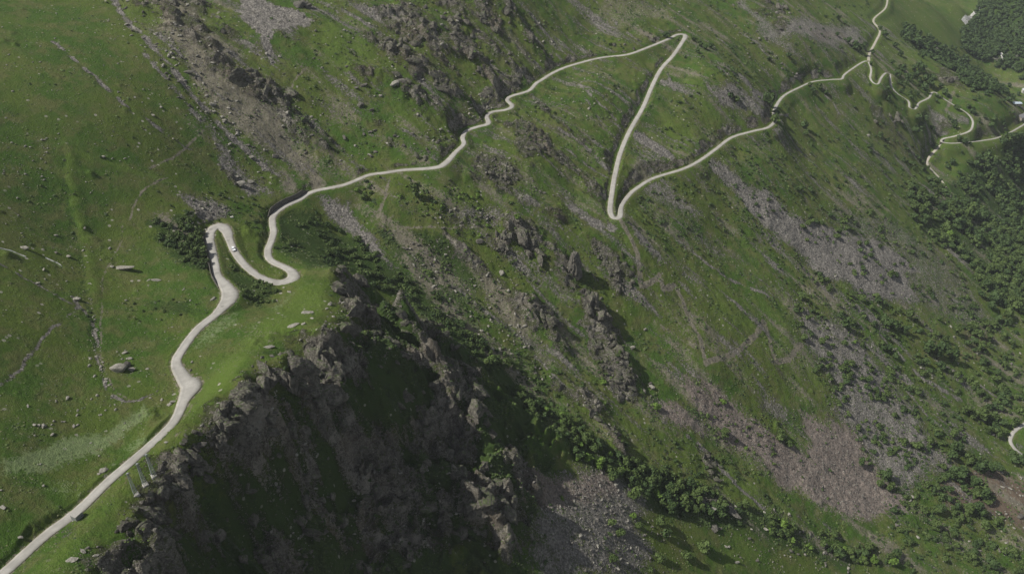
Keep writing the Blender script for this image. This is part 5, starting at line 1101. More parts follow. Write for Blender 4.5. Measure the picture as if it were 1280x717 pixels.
crags([(440,205),(540,200),(552,170),(540,165),(520,196),(440,200)], 8, 1.0, 2.2, 25)
crags([(415,356),(432,350),(455,366),(440,385),(418,376)], 10, 1.8, 4.2, 26, 1.2)
crags([(412,420),(440,405),(445,440),(430,520),(385,530),(352,490),(335,510),(322,486),(372,462)], 50, 1.6, 4.6, 27, 1.2, .35)
crags([(398,432),(412,412),(418,425),(372,466),(322,484),(318,472),(362,458)], 9, .7, 1.5, 37)
crags([(262,566),(300,520),(325,492),(335,530),(280,600),(230,640),(215,620)], 44, 1.4, 3.6, 28, 1.1, .35)
crags([(240,566),(286,510),(316,482),(320,492),(292,524),(255,568),(215,606),(200,606)], 12, .6, 1.4, 38)
crags([(135,700),(190,630),(215,620),(240,650),(180,717),(125,717)], 30, 1.2, 3.0, 29, 1.0, .4)
crags([(112,694),(150,656),(184,616),(204,606),(206,618),(172,650),(132,700),(108,712)], 12, .5, 1.2, 39)
crags([(440,385),(520,395),(600,470),(620,540),(612,600),(540,560),(470,470)], 80, 1.4, 4.6, 30, .9, .35)
crags([(540,590),(620,600),(655,655),(620,675),(540,670),(500,620)], 40, 1.6, 5.0, 31, .9, .35)
crags([(300,560),(420,540),(520,620),(520,717),(300,717),(230,680)], 90, 1.0, 3.2, 32, .8, .3)
crags([(640,590),(700,600),(690,640),(650,620)], 4, 1.0, 2.0, 33)
crags([(1085,146),(1125,142),(1130,158),(1095,160)], 5, 2.0, 4.5, 34)
crags([(1162,92),(1200,97),(1200,106),(1176,102)], 7, 2.5, 5.0, 35)
crags([(355,470),(430,432),(432,515),(402,545),(370,505)], 14, 2.6, 6.0, 47, 1.3, .35)
crags([(560,480),(605,520),(612,580),(585,590),(560,530)], 12, 2.4, 5.5, 48, 1.0, .4)
print('crags', len(CR))

# ------------------------------------------------------------------ landmarks used to say where a shrub or stone is
LM = [(95,645,'the roadside hut'),(180,605,'the three pylons'),(150,455,'the split boulder'),(155,335,'the long meadow slab'),(280,285,'the left hairpin'),(365,345,'the right hairpin'),(285,368,'the lay-by below the hairpins'),(235,482,'the bend lay-by'),
      (95,375,'the ditch bend boulder'),(225,300,'the hairpin thicket'),(430,350,'the top of the spur'),(320,470,'the middle of the cliff rim'),(240,560,'the cliff rim above the pylons'),(360,250,'the dark retaining wall'),(550,185,'the dark road cutting'),(615,145,'the pale road cutting'),
      (660,105,'the third road kink'),(750,72,'the road before the upper hairpin'),(855,45,'the upper hairpin'),(810,120,'the straight descending road'),(770,268,'the lower hairpin'),(860,208,'the middle of the long traverse'),(965,145,'the gap in the traverse road'),(1050,98,'the far road bend'),
      (1088,75,'the far road junction'),(1110,100,'the far zigzag bends'),(1145,133,'the far loop bend'),(1168,115,'the far hidden bend'),(1214,152,'the round valley curve'),(1178,176,'the valley junction'),(1269,130,'the blue-roofed barn'),(1210,22,'the white torrent'),
      (715,325,'the rock pinnacle'),(660,300,'the crag left of the pinnacle'),(620,300,'the crag under the trail'),(755,420,'the long dark crag'),(690,405,'the crag left of the long one'),(740,505,'the crag above the thicket'),(605,335,'the bare yellow scar'),
      (520,245,'the large lone bush under the road'),(480,255,'the short trail below the road'),(881,458,'the lowest trail corner'),(955,402,'the right trail corner'),(801,360,'the first trail corner'),(1000,255,'the top of the big scree'),(1090,335,'the middle of the big scree'),(1140,375,'the foot of the big scree'),
      (835,520,'the small pink scree'),(930,530,'the upper pink scree'),(1070,610,'the foot of the pink scree'),(1205,600,'the tree group on brown ground'),(1172,445,'the dense grove'),(1268,548,'the valley road loop'),(1245,630,'the brown bare ground'),(800,620,'the big bush on the talus'),(880,635,'the flat rock by the thicket'),
      (730,650,'the talus below the cliff'),(500,520,'the shaded cliff face'),(600,600,'the dark lower buttress'),(380,640,'the shaded gully'),(520,370,'the upper ravine thicket'),(670,490,'the middle ravine thicket'),(830,605,'the lower ravine thicket'),(1020,675,'the last ravine trees'),
      (505,35,'the first crag of the ribs'),(520,85,'the second crag of the ribs'),(580,45,'the third crag of the ribs'),(620,20,'the fourth crag of the ribs'),(340,30,'the grey scree fan'),(378,8,'the big dark rock'),(315,112,'the gully crag'),(235,92,'the boulder in the gully'),(170,40,'the head of the stony gully'),(110,90,'the thin stony streak'),
      (300,230,'the pale block by the debris'),(450,130,'the pointed boulder'),(395,200,'the pale debris fan'),(85,200,'the head of the green bank'),(30,315,'the meadow stream'),(60,560,'the pale flowering patch'),(20,440,'the lower left ditch'),(700,160,'the slope inside the road loop'),(950,40,'the far upper crag'),(1040,45,'the far lilac scree'),(1190,270,'the wood above the valley road'),(1250,230,'the valley wood'),(1250,370,'the lower valley wood'),(1100,170,'the brown far knoll'),(1160,620,'the open lower meadow'),(1230,460,'the terraced pasture'),(1030,480,'the sparse scree'),(1120,540,'the shrubby scree'),(900,380,'the bare green slope')]
NUM = ['closest', 'second closest', 'third closest', 'fourth closest', 'fifth closest', 'sixth closest', 'seventh closest', 'eighth closest', 'ninth closest', 'tenth closest', 'eleventh closest', 'twelfth closest', 'thirteenth closest', 'fourteenth closest', 'fifteenth closest']
def labels_for(items, noun):
    """items: (px, py, adjectives); a label that says which one: look, landmark, side of it, order from it"""
    grp = {}
    for i, (px, py, adj) in enumerate(items):
        j = min(range(len(LM)), key=lambda q: (LM[q][0] - px) ** 2 + (LM[q][1] - py) ** 2)
        dx, dy = px - LM[j][0], py - LM[j][1]
        side = ('right of' if dx > 0 else 'left of') if abs(dx) > abs(dy) else ('below' if dy > 0 else 'above')
        grp.setdefault((adj, j, side), []).append((math.hypot(dx, dy), i))
    out = [None] * len(items)
    for (adj, j, side), l in grp.items():
        l.sort()
        for k, (_, i) in enumerate(l):
            if len(l) == 1: out[i] = f'{adj} {noun} {side} {LM[j][2]}'
            else: out[i] = f'{adj} {noun} {side} {LM[j][2]}, {NUM[k] if k < len(NUM) else str(k + 1) + "th closest"} to it'
    return out

# ------------------------------------------------------------------ plant them
def vis(e):
    px, py, f = proj(e['p']); e['px'], e['py'], e['f'] = px, py, f
    inside = -15 < px < 1295 and -15 < py < 740
    if inside:
        q = Vector((e['p'].x, e['p'].y, e['p'].z + e['size'] * .8)); dist = q.length
        ok, h, _, _ = ground.ray_cast(Vector((0, 0, 0)), q.normalized())
        if ok and h.length < dist - 3 - e['size']: inside = False
    e['show'] = (e['size'] / f * F_PX) if inside else 0
for e in PL + ST + CR: vis(e)
def bake(items, protos_of, name, lab, cat, seed, matrix):
    rg = np.random.default_rng(seed); by = {}
    for e in items: by.setdefault(e['mat'].name, []).append(e)
    Vs, Fs, mi, mats, o = [], [], [], [], 0
    for mn, es in by.items():
        idx = len(mats); mats.append(bpy.data.materials[mn])
        for e in es:
            V, F = protos_of(e, rg); V = matrix(V, e, rg)
            Vs.append(V); Fs.append(F + o); o += len(V); mi.append(np.full(len(F), idx, np.int32))
    me = fast_mesh(name, np.vstack(Vs), np.vstack(Fs))
    for m in mats: me.materials.append(m)
    me.polygons.foreach_set('material_index', np.concatenate(mi))
    ob = link(bpy.data.objects.new(name, me)); ob['kind'] = 'stuff'; ob['label'] = lab; ob['category'] = cat
    return ob
def veg_matrix(V, e, rg):
    a = rg.uniform(0, 6.28); c_, s_ = math.cos(a), math.sin(a); k = e['size'] * np.array([rg.uniform(.85, 1.2), rg.uniform(.85, 1.2), rg.uniform(.8, 1.15)])
    V = V * k; return np.column_stack([V[:, 0] * c_ - V[:, 1] * s_, V[:, 0] * s_ + V[:, 1] * c_, V[:, 2] - .12 * e['size']]) + np.array(e['p'])
trees = sorted([e for e in PL if e['kind'] in ('tree', 'tall') and e['show'] > 0], key=lambda e: -e['show'] - (50 if e['named'] else 0))
shrubs = sorted([e for e in PL if e['kind'] == 'shrub' and e['show'] > 0], key=lambda e: -e['show'] - (50 if e['named'] else 0))
trees_i, trees_s = sorted(trees, key=lambda e: -e['show'])[:300], sorted(trees, key=lambda e: -e['show'])[300:]
shr_i, shr_s = sorted(shrubs, key=lambda e: -e['show'])[:300], sorted(shrubs, key=lambda e: -e['show'])[300:]
ADJ = {M_LEAF.name: 'mid green', M_LEAFD.name: 'dark green', M_LEAFB.name: 'bright green'}
def plant(items, noun, name, group, cat, stem):
    bigm = sorted(e['show'] for e in items)[len(items) // 2]
    labs = labels_for([(e['px'], e['py'], ('large ' if e['show'] > bigm else 'small ') + ADJ[e['mat'].name]) for e in items], noun.split()[-1])
    for e, lab in zip(items, labs):
        t = thing(name, lab, cat, e['p'] - Vector((0, 0, .12 * e['size'])), (0, 0, random.uniform(0, 6.28)), group)
        s_ = e['size']; t.scale = (s_ * random.uniform(.85, 1.2), s_ * random.uniform(.85, 1.2), s_ * random.uniform(.85, 1.15))
        c_ = link(bpy.data.objects.new('crown' if stem == 'trunk' else 'foliage', random.choice(ME_CROWN[(e['kind'], e['mat'].name)]))); c_.parent = t
        k = link(bpy.data.objects.new(stem, ME_TRUNK[e['kind']])); k.parent = t
plant(trees_i, 'leafy tree', 'tree', 'trees on the valley side', 'tree', 'trunk')
plant(shr_i, 'rounded shrub', 'shrub', 'shrubs on the mountain slopes', 'shrub', 'stem')
def lite(e, rg): return CROWN['lite' if e['kind'] in ('tree', 'tall') else 'litesh'][int(rg.integers(6))]
if trees_s: bake(trees_s, lite, 'woodland', 'dense green woodland filling the valley side at the right', 'woodland', 3, veg_matrix)
if shr_s: bake(shr_s, lite, 'scrub', 'low green scrub scattered over the mountain slopes', 'scrub', 4, veg_matrix)
print('planted', len(trees), len(shrubs), round(time.time() - T0, 1))
def rock_matrix(V, e, rg):
    a = e['ang']; c_, s_ = math.cos(a), math.sin(a); k = e['size'] * np.array([e['asp'], 1 / e['asp'] ** .5, e['flat']]); V = V * k
    return np.column_stack([V[:, 0] * c_ - V[:, 1] * s_, V[:, 0] * s_ + V[:, 1] * c_, V[:, 2] + .25 * e['size'] * e['flat']]) + np.array(e['p'])
rocks = sorted([e for e in ST if e['show'] > 0], key=lambda e: -e['show'])
ri, rs = rocks[:300], rocks[300:]
RADJ = {M_ROCK.name: 'grey', M_PALE.name: 'pale', M_PURPLE.name: 'lilac grey'}
todo = [e for e in ri if not e['lab']]; bigm = sorted(e['show'] for e in todo)[len(todo) // 2]
for e, lab in zip(todo, labels_for([(e['px'], e['py'], ('large ' if e['show'] > bigm else 'small ') + RADJ[e['mat'].name]) for e in todo], 'boulder')): e['lab'] = lab
for e in ri:
    o = link(bpy.data.objects.new('boulder', random.choice(ME_ROCK[e['mat'].name][:6]))); s_ = e['size']
    o.location = e['p'] + Vector((0, 0, .25 * s_ * e['flat'])); o.rotation_euler = (random.uniform(-.25, .25), random.uniform(-.25, .25), e['ang']); o.scale = (s_ * e['asp'], s_ / e['asp'] ** .5, s_ * e['flat'])
    tag(o, e['lab'], 'boulder', 'boulders lying on the slopes')
RLITE = [rock_proto(100 + i, ICO1, 5) for i in range(6)] + [rock_proto(110 + i, ICO2, 7) for i in range(4)]
def rlite(e, rg): return RLITE[int(rg.integers(6))] if e['show'] < 1.6 else RLITE[6 + int(rg.integers(4))]
bake(rs, rlite, 'loose_stones', 'loose grey stones strewn over the scree and turf', 'stones', 5, rock_matrix)
print('rocks', len(rocks), round(time.time() - T0, 1))

CR = [e for e in CR if e['show'] > 0][:760]
CR.sort(key=lambda e: -e['show']); ci, cs_ = CR[:300], CR[300:]
med = ci[len(ci) // 2]['show']
for e, lab in zip(ci, labels_for([(e['px'], e['py'], 'large jagged' if e['show'] > med else 'small jagged') for e in ci], 'outcrop')): e['lab'] = lab
def crag_mat(e):
    n = e['n']; fall = Vector((n.x, n.y, 0)); a = math.atan2(fall.y, fall.x) + e['ang']
    up = (Vector((0, 0, 1)) * .6 + n * .4).normalized(); x = Vector((math.cos(a), math.sin(a), 0)); y = up.cross(x).normalized(); x = y.cross(up)
    s_ = e['size']; M = Matrix((x * s_ * e['asp'], y * s_, up * s_ * 1.15 * e['tall'])).transposed().to_4x4(); M.translation = e['p'] - up * e['sink'] * s_
    return M
for i_, e in enumerate(ci):
    o = link(bpy.data.objects.new('rock_outcrop', ME_CRAG[i_ % 9])); o.matrix_world = crag_mat(e)
    tag(o, e['lab'], 'outcrop', 'jagged outcrops rising from the slopes')
if cs_:
    Vs, Fs, o_ = [], [], 0
    for i_, e in enumerate(cs_):
        V, F = CRAGP[i_ % 9]; M = np.array(crag_mat(e)); V = V @ M[:3, :3].T + M[:3, 3]; Vs.append(V); Fs.append(F + o_); o_ += len(V)
    me = fast_mesh('minor_outcrops', np.vstack(Vs), np.vstack(Fs)); me.materials.append(M_CRAG); o = link(bpy.data.objects.new('minor_outcrops', me)); o['kind'] = 'stuff'; o['label'] = 'small far rock outcrops poking through the turf'; o['category'] = 'outcrops'

# ------------------------------------------------------------------ tussocks, dwarf shrubs and small stones nobody could count
def sprinkle(name, wgt, count, V0, F0, lo, hi, mats, lab, cat, seed, squash=1.0):
    rg = np.random.default_rng(seed); k = np.nonzero(rg.random(len(wgt)) < wgt * (count / max(wgt.sum(), 1)))[0]
    n = len(k); P = GV[k]; d = np.linalg.norm(P, axis=1)
    s_ = (lo + (hi - lo) * rg.random(n) ** 2.2) * np.clip(d / 600, .6, 1.5); a = rg.uniform(0, 6.28, n); c_, q_ = np.cos(a), np.sin(a)
    J = V0[None] * (1 + .3 * rg.normal(size=(n, len(V0), 1)).clip(-1, 1)); J = J * s_[:, None, None]
    J = np.stack([J[..., 0] * c_[:, None] - J[..., 1] * q_[:, None], J[..., 0] * q_[:, None] + J[..., 1] * c_[:, None], J[..., 2] * squash], -1) + P[:, None]
    F = (F0[None] + (np.arange(n) * len(V0))[:, None, None]).reshape(-1, 3)
    me = fast_mesh(name, J.reshape(-1, 3), F)
    for m in mats: me.materials.append(m)
    me.polygons.foreach_set('material_index', np.repeat(rg.integers(0, len(mats), n), len(F0)).astype(np.int32))
    o = link(bpy.data.objects.new(name, me)); o['kind'] = 'stuff'; o['label'] = lab; o['category'] = cat; print(name, n)
r_ = np.hypot(GV[:, 0], GV[:, 1]); azm = np.abs(np.arctan2(GV[:, 0], GV[:, 1])) < R(52)
onl = (GR > 1.2) & (r_ > 180) & (r_ < 2600) & azm
stony = np.clip(np.maximum(np.maximum(GW[:, 1], GW[:, 3]), GW[:, 0]), 0, 1)
clump = np.clip(.5 + 1.2 * fbm(GV[:, 0] / 14, GV[:, 1] / 14, 3), 0, 1.4)
VT = np.array([(1, 0, 0), (.3, .95, 0), (-.8, .6, 0), (-.8, -.6, 0), (.3, -.95, 0), (.1, .1, .75), (.5, -.2, .5)]); FT = np.array([(0, 1, 5), (1, 2, 5), (2, 3, 5), (3, 4, 5), (4, 6, 5), (4, 0, 6), (0, 5, 6)])
M_TUS = mat_leaf('tussock_grass', (.040, .068, .014), (.060, .086, .022), (.092, .112, .038)); M_HEATH = mat_leaf('heath', (.020, .036, .010), (.032, .052, .014), (.050, .072, .020)); M_DRY = mat_leaf('dry_grass', (.085, .095, .04), (.10, .105, .05), (.13, .13, .07))
sprinkle('grass_tussocks', onl * (1 - stony) * clump * (1 + GW[:, 4]) * (1 - .5 * GW[:, 5]), 80000, VT, FT, .22, .75, [M_TUS, M_TUS, M_DRY], 'coarse grass tussocks covering the slopes', 'grass', 21, .8)
big_ = poly_mask(GV[:, 0], GV[:, 1], BIGSLOPE, 15) + poly_mask(GV[:, 0], GV[:, 1], SPUR, 6)
sprinkle('heath_clumps', onl * (.12 + 1.9 * GW[:, 6] ** 2) * clump ** 2.5 * (.10 + big_) * (1 - .9 * stony) * (1 - .8 * GW[:, 5]), 42000, VT, FT, .35, 1.25, [M_HEATH, M_HEATH, M_TUS], 'low dark heath and dwarf shrubs dotting the slopes', 'heath', 22)
VS = np.array([(1, .1, 0), (-.1, 1, .1), (-1, -.1, 0), (.1, -1, -.1), (.1, 0, .85), (0, .1, -.6)]); FS = np.array([(0, 1, 4), (1, 2, 4), (2, 3, 4), (3, 0, 4), (1, 0, 5), (2, 1, 5), (3, 2, 5), (0, 3, 5)])
sprinkle('scree_stones', onl * (np.clip(stony - .25, 0, 1) * 1.5 + .05 * clump + .6 * np.clip(GW[:, 2] - .3, 0, 1)), 90000, VS, FS, .16, .62, [M_PURPLE, M_ROCK, M_PURPLE, M_PALE], 'small angular stones of the scree and gullies', 'scree', 23, .8)
print('sprinkled', round(time.time() - T0, 1))
# ------------------------------------------------------------------ rock pinnacle
def at(px, py, z=None): return hit(px, py)[0]
def pinnacle():
    p = at(717, 343); V, F = crag_proto(311)
    out = []
    for v in V:
        a = math.atan2(v[1], v[0]); fis = abs(math.sin(a * 4.5 + 1.2 * mnoise.noise(Vector((v[2] * 1.5, a, 0)))))
        r = 1 - .22 * (1 - fis) ** 2; n1 = mnoise.noise(Vector(v * 1.8) + Vector((3, 0, 0))); n2 = mnoise.noise(Vector((v[0] * 5, v[1] * 5, v[2] * 2.5)))
        taper = 1 - .12 * v[2] + .12 * (v[2] < -.2) * -(v[2] + .2)
        k = r * (1 + .12 * n1 + .08 * n2) * taper
        out.append((v[0] * k * 5.8, v[1] * k * 5.4, (min(v[2], .95) * (1 + .1 * n2)) * 13.5 + 6.5))
    o = mesh_obj('rock_pinnacle', out, F.tolist(), M_ROCK, loc=p)
    tag(o, 'tall pale fissured rock pinnacle standing on the grassy ridge', 'pinnacle')
pinnacle()

# ------------------------------------------------------------------ box helper
def box(w, d, h, c=(0, 0, 0), bev=0.0, taper=1.0):
    bm = bmesh.new(); bmesh.ops.create_cube(bm, size=1)
    for v in bm.verts:
        k = taper if v.co.z > 0 else 1
        v.co = Vector((v.co.x * w * k + c[0], v.co.y * d * k + c[1], v.co.z * h + c[2]))
    if bev: bmesh.ops.bevel(bm, geom=list(bm.edges), offset=bev, segments=2, affect='EDGES')
    V = [v.co[:] for v in bm.verts]; bm.verts.index_update(); F = [tuple(v.index for v in f.verts) for f in bm.faces]; bm.free(); return V, F
def near_road(px, py, rd=0):
    dx, dy, dz = ray(px, py); q = ROADS[rd]
    e = [(np.hypot(CX + F_PX * r_[0] / (r_[1] * CP - r_[2] * SP) - px, CY - F_PX * (r_[1] * SP + r_[2] * CP) / (r_[1] * CP - r_[2] * SP) - py)) for r_ in q]
    i = int(np.argmin(e)); j = min(i + 2, len(q) - 1); t = q[j, :2] - q[max(i - 2, 0), :2]; return i, q[i], math.atan2(t[1], t[0])

# ------------------------------------------------------------------ car
def car():
    i, r_, a = near_road(292, 312)
    t = thing('car', 'small silver white car driving on the road between the two hairpins', 'car', (r_[0], r_[1], r_[2] + .10), (0, 0, a))
    # side profile swept across the width
    prof = [(-2.05, .35), (-2.1, .75), (-1.95, 1.0), (-1.2, 1.05), (.95, 1.0), (1.75, .88), (2.1, .7), (2.12, .35)]
    def sweep(pr, w, inset=0.0):
        n = len(pr); V = [(x, -w / 2, z) for x, z in pr] + [(x, w / 2, z) for x, z in pr]
        F = [tuple(range(n))[::-1], tuple(range(n, 2 * n))] + [(k, (k + 1) % n, n + (k + 1) % n, n + k) for k in range(n)]; return V, F
    mesh_obj('body', *sweep(prof, 1.78), M_PAINT, t)
    cab = box(2.5, 1.62, .52, (-.45, 0, 1.27), .0, .80); mesh_obj('windows', *cab, M_GLASS, t)
    mesh_obj('roof', *box(1.95, 1.32, .06, (-.45, 0, 1.555), .02), M_PAINT, t)
    wb = tube([(0, -.11, 0), (0, .11, 0)], .33, 16); rb = tube([(0, -.12, 0), (0, .12, 0)], .19, 12)
    for x in (-1.3, 1.3):
        for y in (-.84, .84):
            w_ = mesh_obj('wheel', *wb, M_TYRE, t, loc=(x, y, .33)); mesh_obj('rim', *rb, M_STEEL, w_)
    for y in (-.62, .62):
        mesh_obj('headlight', *box(.08, .34, .16, (2.1, y, .68), .02), M_LAMP, t); mesh_obj('tail_light', *box(.08, .28, .2, (-2.08, y, .8), .02), M_RED, t)
        mesh_obj('wing_mirror', *box(.16, .16, .12, (.62, y * 1.55, 1.08), .02), M_PAINT, t)
    mesh_obj('bumper', *box(.14, 1.6, .18, (2.12, 0, .42), .03), M_DARK, t)
car()

# ------------------------------------------------------------------ roadside hut
def hut():
    i, r_, a = near_road(84, 648); p = Vector((r_[0], r_[1], r_[2])); nrm = Vector((math.sin(a), -math.cos(a), 0))
    c_ = p + nrm * 6.2
    g_ = drop(c_.x, c_.y)[0]; t = thing('hut', 'small flat roofed concrete hut beside the lower road', 'hut', (c_.x, c_.y, g_.z - .9), (0, 0, a))
    mesh_obj('wall', *box(3.1, 2.9, 3.9, (0, 0, 1.45), .03), M_CONCD, t)
    mesh_obj('roof', *box(3.3, 3.1, .2, (0, 0, 3.5), .04), simple('weathered_roof_slab', (.25, .245, .225), .9), t)
    d_ = mesh_obj('door', *box(.9, .08, 1.9, (-.5, 1.46, 1.7), .01), M_DARK, t); mesh_obj('handle', *box(.05, .06, .16, (-.2, 1.53, 1.7)), M_STEEL, d_)
    wv = mesh_obj('window', *box(.6, .08, .5, (.8, -1.46, 1.9), .01), M_DARK, t); mesh_obj('sill', *box(.74, .16, .07, (.8, -1.5, 1.60), .01), M_CONC, wv)
    mesh_obj('plinth', *box(3.4, 3.2, .9, (0, 0, -.1), .03), M_CONC, t)
hut()

# ------------------------------------------------------------------ lattice pylons and the lines they carry
def pylon(px, py, which):
    p = at(px, py); H = 12.0; t = thing('pylon', f'{which} of the three grey lattice pylons beside the road', 'pylon', p - Vector((0, 0, .2)), (0, 0, .7), 'lattice pylons above the cliff')
    b, s_ = .78, .26; legs = []; F_ = []
    corners = [(-1, -1), (1, -1), (1, 1), (-1, 1)]
    for cx, cy in corners: mesh_obj('leg', *tube([(cx * b, cy * b, .3), (cx * s_, cy * s_, H)], .075, 5), M_STEEL, t)
    br = []
    n = 9
    for k in range(n):
        z0, z1 = .3 + (H - .3) * k / n, .3 + (H - .3) * (k + 1) / n; w0, w1 = b + (s_ - b) * k / n, b + (s_ - b) * (k + 1) / n
        for j in range(4):
            (ax, ay), (bx_, by_) = corners[j], corners[(j + 1) % 4]
            br.append(tube([(ax * w0, ay * w0, z0), (bx_ * w1, by_ * w1, z1)], .05, 4)); br.append(tube([(bx_ * w0, by_ * w0, z0), (ax * w1, ay * w1, z1)], .05, 4)); br.append(tube([(ax * w1, ay * w1, z1), (bx_ * w1, by_ * w1, z1)], .045, 4))
    mesh_obj('lattice', *join(br), M_STEEL, t)
    arm = mesh_obj('crossarm', *join([tube([(-.9, 0, H), (.9, 0, H)], .08, 5), tube([(-.9, 0, H), (0, 0, H - .9)], .05, 4), tube([(.9, 0, H), (0, 0, H - .9)], .05, 4)]), M_STEEL, t)
    for sgn in (-1, 1):
        ins = [tube([(sgn * .85, 0, H - .15 - .16 * q), (sgn * .85, 0, H - .21 - .16 * q)], .11, 8) for q in range(5)]; mesh_obj('insulator', *join(ins), M_DARK, arm)
    mesh_obj('cap', *box(.7, .7, .25, (0, 0, H + .12), .04), M_STEEL, t)
    mesh_obj('footing', *box(2.5, 2.5, 1.0, (0, 0, -.1), .08, .85), M_CONC, t)
    return p + Vector((0, 0, H - .2))
tops = [pylon(170, 617, 'front lower'), pylon(181.5, 605, 'middle'), pylon(192.5, 593.5, 'rear upper')]
ends = [(420, 872), (470, 868), (520, 905)]
for (ex, ey), tp, nm in zip(ends, tops, ('lower left', 'middle', 'upper right')):
    e = Vector(pz(np.array([ex * 1.0]), np.array([ey * 1.0]), np.array([-345.0]))[0]); P = []
    for k in range(25):
        u = k / 24; q = tp.lerp(e, u); q.z -= 5.0 * 4 * u * (1 - u) * .35; P.append(q)
    V, F = tube(P, .04, 5); o = mesh_obj('power_line', V, F, M_DARK); tag(o, f'{nm} thin cable running from its pylon down over the shaded cliff', 'cable', 'cables strung from the pylons')

# ------------------------------------------------------------------ walls along the road
def mat_wall():
    s = NT('dark_masonry'); b = s.voro(1.4, 'DISTANCE_TO_EDGE'); n1 = s.noise(.6, 5)
    c = s.mix(n1, (.07, .066, .058), (.15, .14, .12)); c = s.mix(s.ramp(b, .10, .03), c, (.03, .03, .028)); s.color(c); s.l(s.bump(b, .6, .2), s.b.inputs['Normal']); return s.m
M_WALL = mat_wall()
def wall(pa, pb, side, off, h, lab, thick=.5):
    i = near_road(*pa)[0]; j = near_road(*pb)[0]; q = ROADS[0][min(i, j):max(i, j) + 1]
    t = np.gradient(q[:, :2], axis=0); t /= np.linalg.norm(t, axis=1)[:, None]; nn = np.column_stack([-t[:, 1], t[:, 0]]) * side
    w = (q[:, 3] if side > 0 else q[:, 4]) + off; k = len(q); u = np.linspace(0, 1, k); hh = h * np.clip(np.minimum(u, 1 - u) * 8, .25, 1)
    a = q[:, :2] + nn * w[:, None]; b = q[:, :2] + nn * (w + thick)[:, None]; z = q[:, 2]
    rows = [np.column_stack([a, z - .6]), np.column_stack([a + nn * .12, z + hh]), np.column_stack([b, z + hh]), np.column_stack([b, z - 1.0])]
    V = np.vstack(rows); F = []
    for c_ in range(3):
        for m in range(k - 1): F.append((c_ * k + m, c_ * k + m + 1, (c_ + 1) * k + m + 1, (c_ + 1) * k + m))
    F += [(0, k, 2 * k, 3 * k), (k - 1, 4 * k - 1, 3 * k - 1, 2 * k - 1)]
    o = mesh_obj('retaining_wall', V.tolist(), F, M_WALL); tag(o, lab, 'wall')
wall((341, 271), (390, 240), 1, .5, 3.6, 'dark stone retaining wall on the uphill side above the right hairpin')
wall((264, 292), (280, 358), 1, .3, 2.0, 'dark stone wall along the left hairpin leg by the thicket')
p = at(290, 272); V, F = box(1.9, .7, 1.0, (0, 0, .4), .08); o = mesh_obj('concrete_block', V, F, simple('whitewash', (.62, .6, .55), .9), loc=p); o.rotation_euler.z = .4; tag(o, 'small white block at the outer tip of the left hairpin', 'block')

# ------------------------------------------------------------------ farm buildings far off in the valley
M_ROOFB = simple('blue_grey_sheet_roof', (.34, .40, .46), .45); M_ROOFG = simple('grey_slate_roof', (.16, .16, .17), .7); M_PLASTER = simple('pale_plaster', (.42, .41, .38), .9); M_STONEW = simple('stone_wall', (.24, .22, .19), .9)
def house(px, py, w, d, h, rot, wallm, roofm, lab, pitch=.35):
    p = at(px, py)
    t = thing('farm_building', lab, 'building', p - Vector((0, 0, .5)), (0, 0, rot))
    mesh_obj('wall', *box(w, d, h + 1, (0, 0, (h + 1) / 2 - .5), .04), wallm, t)
    e = .5; rh = d * pitch
    V = [(-w / 2 - e, -d / 2 - e, h + .5), (w / 2 + e, -d / 2 - e, h + .5), (w / 2 + e, d / 2 + e, h + .5), (-w / 2 - e, d / 2 + e, h + .5), (-w / 2 - e, 0, h + .5 + rh), (w / 2 + e, 0, h + .5 + rh)]
    F = [(0, 1, 5, 4), (2, 3, 4, 5), (0, 4, 3), (1, 2, 5), (0, 3, 2, 1)]; rf = mesh_obj('roof', V, F, roofm, t)
    mesh_obj('chimney', *box(.8, .8, 1.6, (w * .25, d * .15, h + .6 + rh), .03), wallm, rf)
    for k in range(3):
        wn = mesh_obj('window', *box(1.1, .12, 1.2, (-w / 2 + w * (k + .5) / 3, -d / 2 - .03, h * .55)), M_GLASS, t); mesh_obj('sill', *box(1.3, .3, .12, (-w / 2 + w * (k + .5) / 3, -d / 2 - .12, h * .55 - .68)), M_CONC, wn)
    mesh_obj('door', *box(1.2, .14, 2.1, (w * .30 if w < 9 else 0, -d / 2 - .04, 1.1)), M_DARK, t)
house(1270, 131, 13, 7, 3.2, .05, M_STONEW, M_ROOFB, 'long low barn with a blue grey metal roof below the far woodland', .12)
house(1281, 116, 11, 8, 5.5, -.3, M_PLASTER, simple('light_sheet_roof', (.42, .44, .46), .5), 'pale house cut by the right edge above the barn')
house(1277, 148, 14, 9, 4, .5, M_STONEW, M_ROOFG, 'grey slate roofed farmhouse at right edge below the barn')
house(1284, 250, 9, 7, 3.5, -.2, M_STONEW, M_ROOFG, 'small stone cabin in the wood at the right edge', .3)

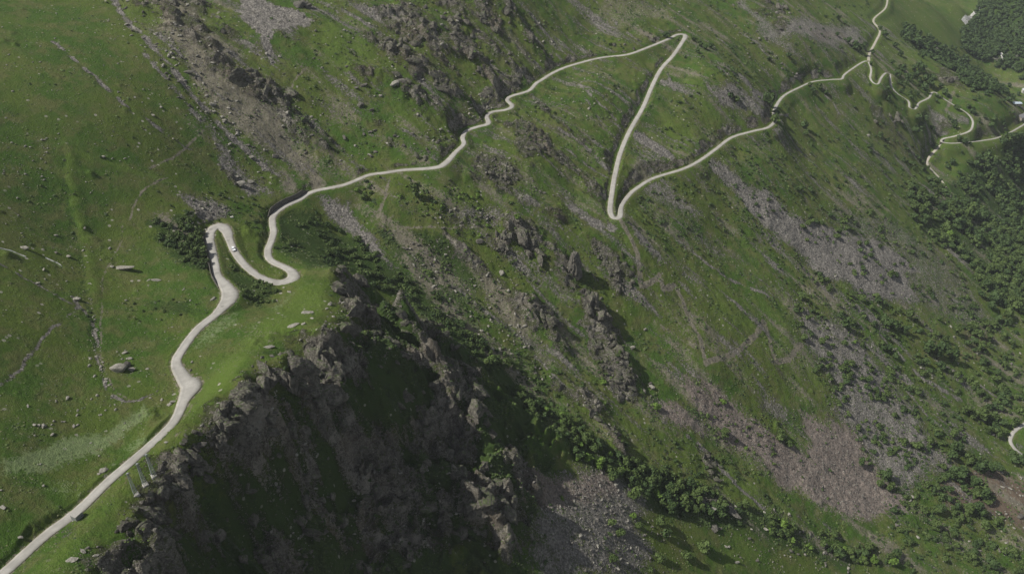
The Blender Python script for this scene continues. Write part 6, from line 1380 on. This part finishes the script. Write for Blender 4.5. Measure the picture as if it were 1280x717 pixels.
# ------------------------------------------------------------------ torrent and bare gravel of the far stream
def mat_torrent():
    s = NT('white_water'); n1 = s.noise(.35, 5, .7); s.color(s.mix(s.ramp(n1, .4, .6), (.22, .215, .195), (.50, .50, .49))); s.b.inputs['Roughness'].default_value = .4; return s.m
M_TOR = mat_torrent()
def draped(name, pts, w0, w1, mat, kind, lift=.5):
    P = catmull(np.column_stack([np.array([list(at(a, b)) for a, b in pts]), np.linspace(w0, w1, len(pts))]), 2.5)
    t = np.gradient(P[:, :2], axis=0); t /= np.linalg.norm(t, axis=1)[:, None] + 1e-9; nn = np.column_stack([-t[:, 1], t[:, 0]]); V = []; F = []; m = 5
    for i, r_ in enumerate(P):
        for k in range(m):
            s_ = (k / (m - 1) - .5) * 2 * r_[3] * (1 + .35 * mnoise.noise(Vector((i * .3, k, 0)))); x, y = r_[0] + nn[i, 0] * s_, r_[1] + nn[i, 1] * s_; g = drop(x, y)[0]; V.append((x, y, (g.z if g else r_[2]) + (lift if 0 < k < m - 1 else -.4)))
    for i in range(len(P) - 1):
        for k in range(m - 1): F.append((i * m + k, i * m + k + 1, (i + 1) * m + k + 1, (i + 1) * m + k))
    return struct(mesh_obj(name, V, F, mat, smooth=True), kind)
draped('stream', [(1226, 8), (1219, 16), (1213, 23), (1204, 28)], 4, 8, M_TOR, 'structure')
draped('stream', [(1213, 33), (1217, 38), (1222, 43)], 2, 2.5, M_TOR, 'structure')
draped('stream', [(1251, 66), (1254, 72), (1250, 78)], 2.5, 3, M_TOR, 'structure')
draped('brook', [(0, 310), (8, 312), (16, 314), (25, 318), (33, 321)], .35, .5, M_TOR, 'structure', .22)
draped('brook', [(57, 322), (66, 326), (73, 329), (78, 333)], .5, .3, M_TOR, 'structure', .22)

# ------------------------------------------------------------------ mountain air
if HAZE:
    V, F = box(3600, 4500, 1000, (350, 1850, -430)); o = mesh_obj('haze', V, F, None); o['kind'] = 'stuff'
    m = bpy.data.materials.new('thin_air'); m.use_nodes = True; nt = m.node_tree; nt.nodes.remove(nt.nodes['Principled BSDF']); pv = nt.nodes.new('ShaderNodeVolumePrincipled')
    pv.inputs['Density'].default_value = HAZE; pv.inputs['Color'].default_value = (.82, .88, .95, 1); pv.inputs['Anisotropy'].default_value = .2; nt.links.new(pv.outputs[0], nt.nodes['Material Output'].inputs['Volume']); o.data.materials.append(m)
print('done', round(time.time() - T0, 1))
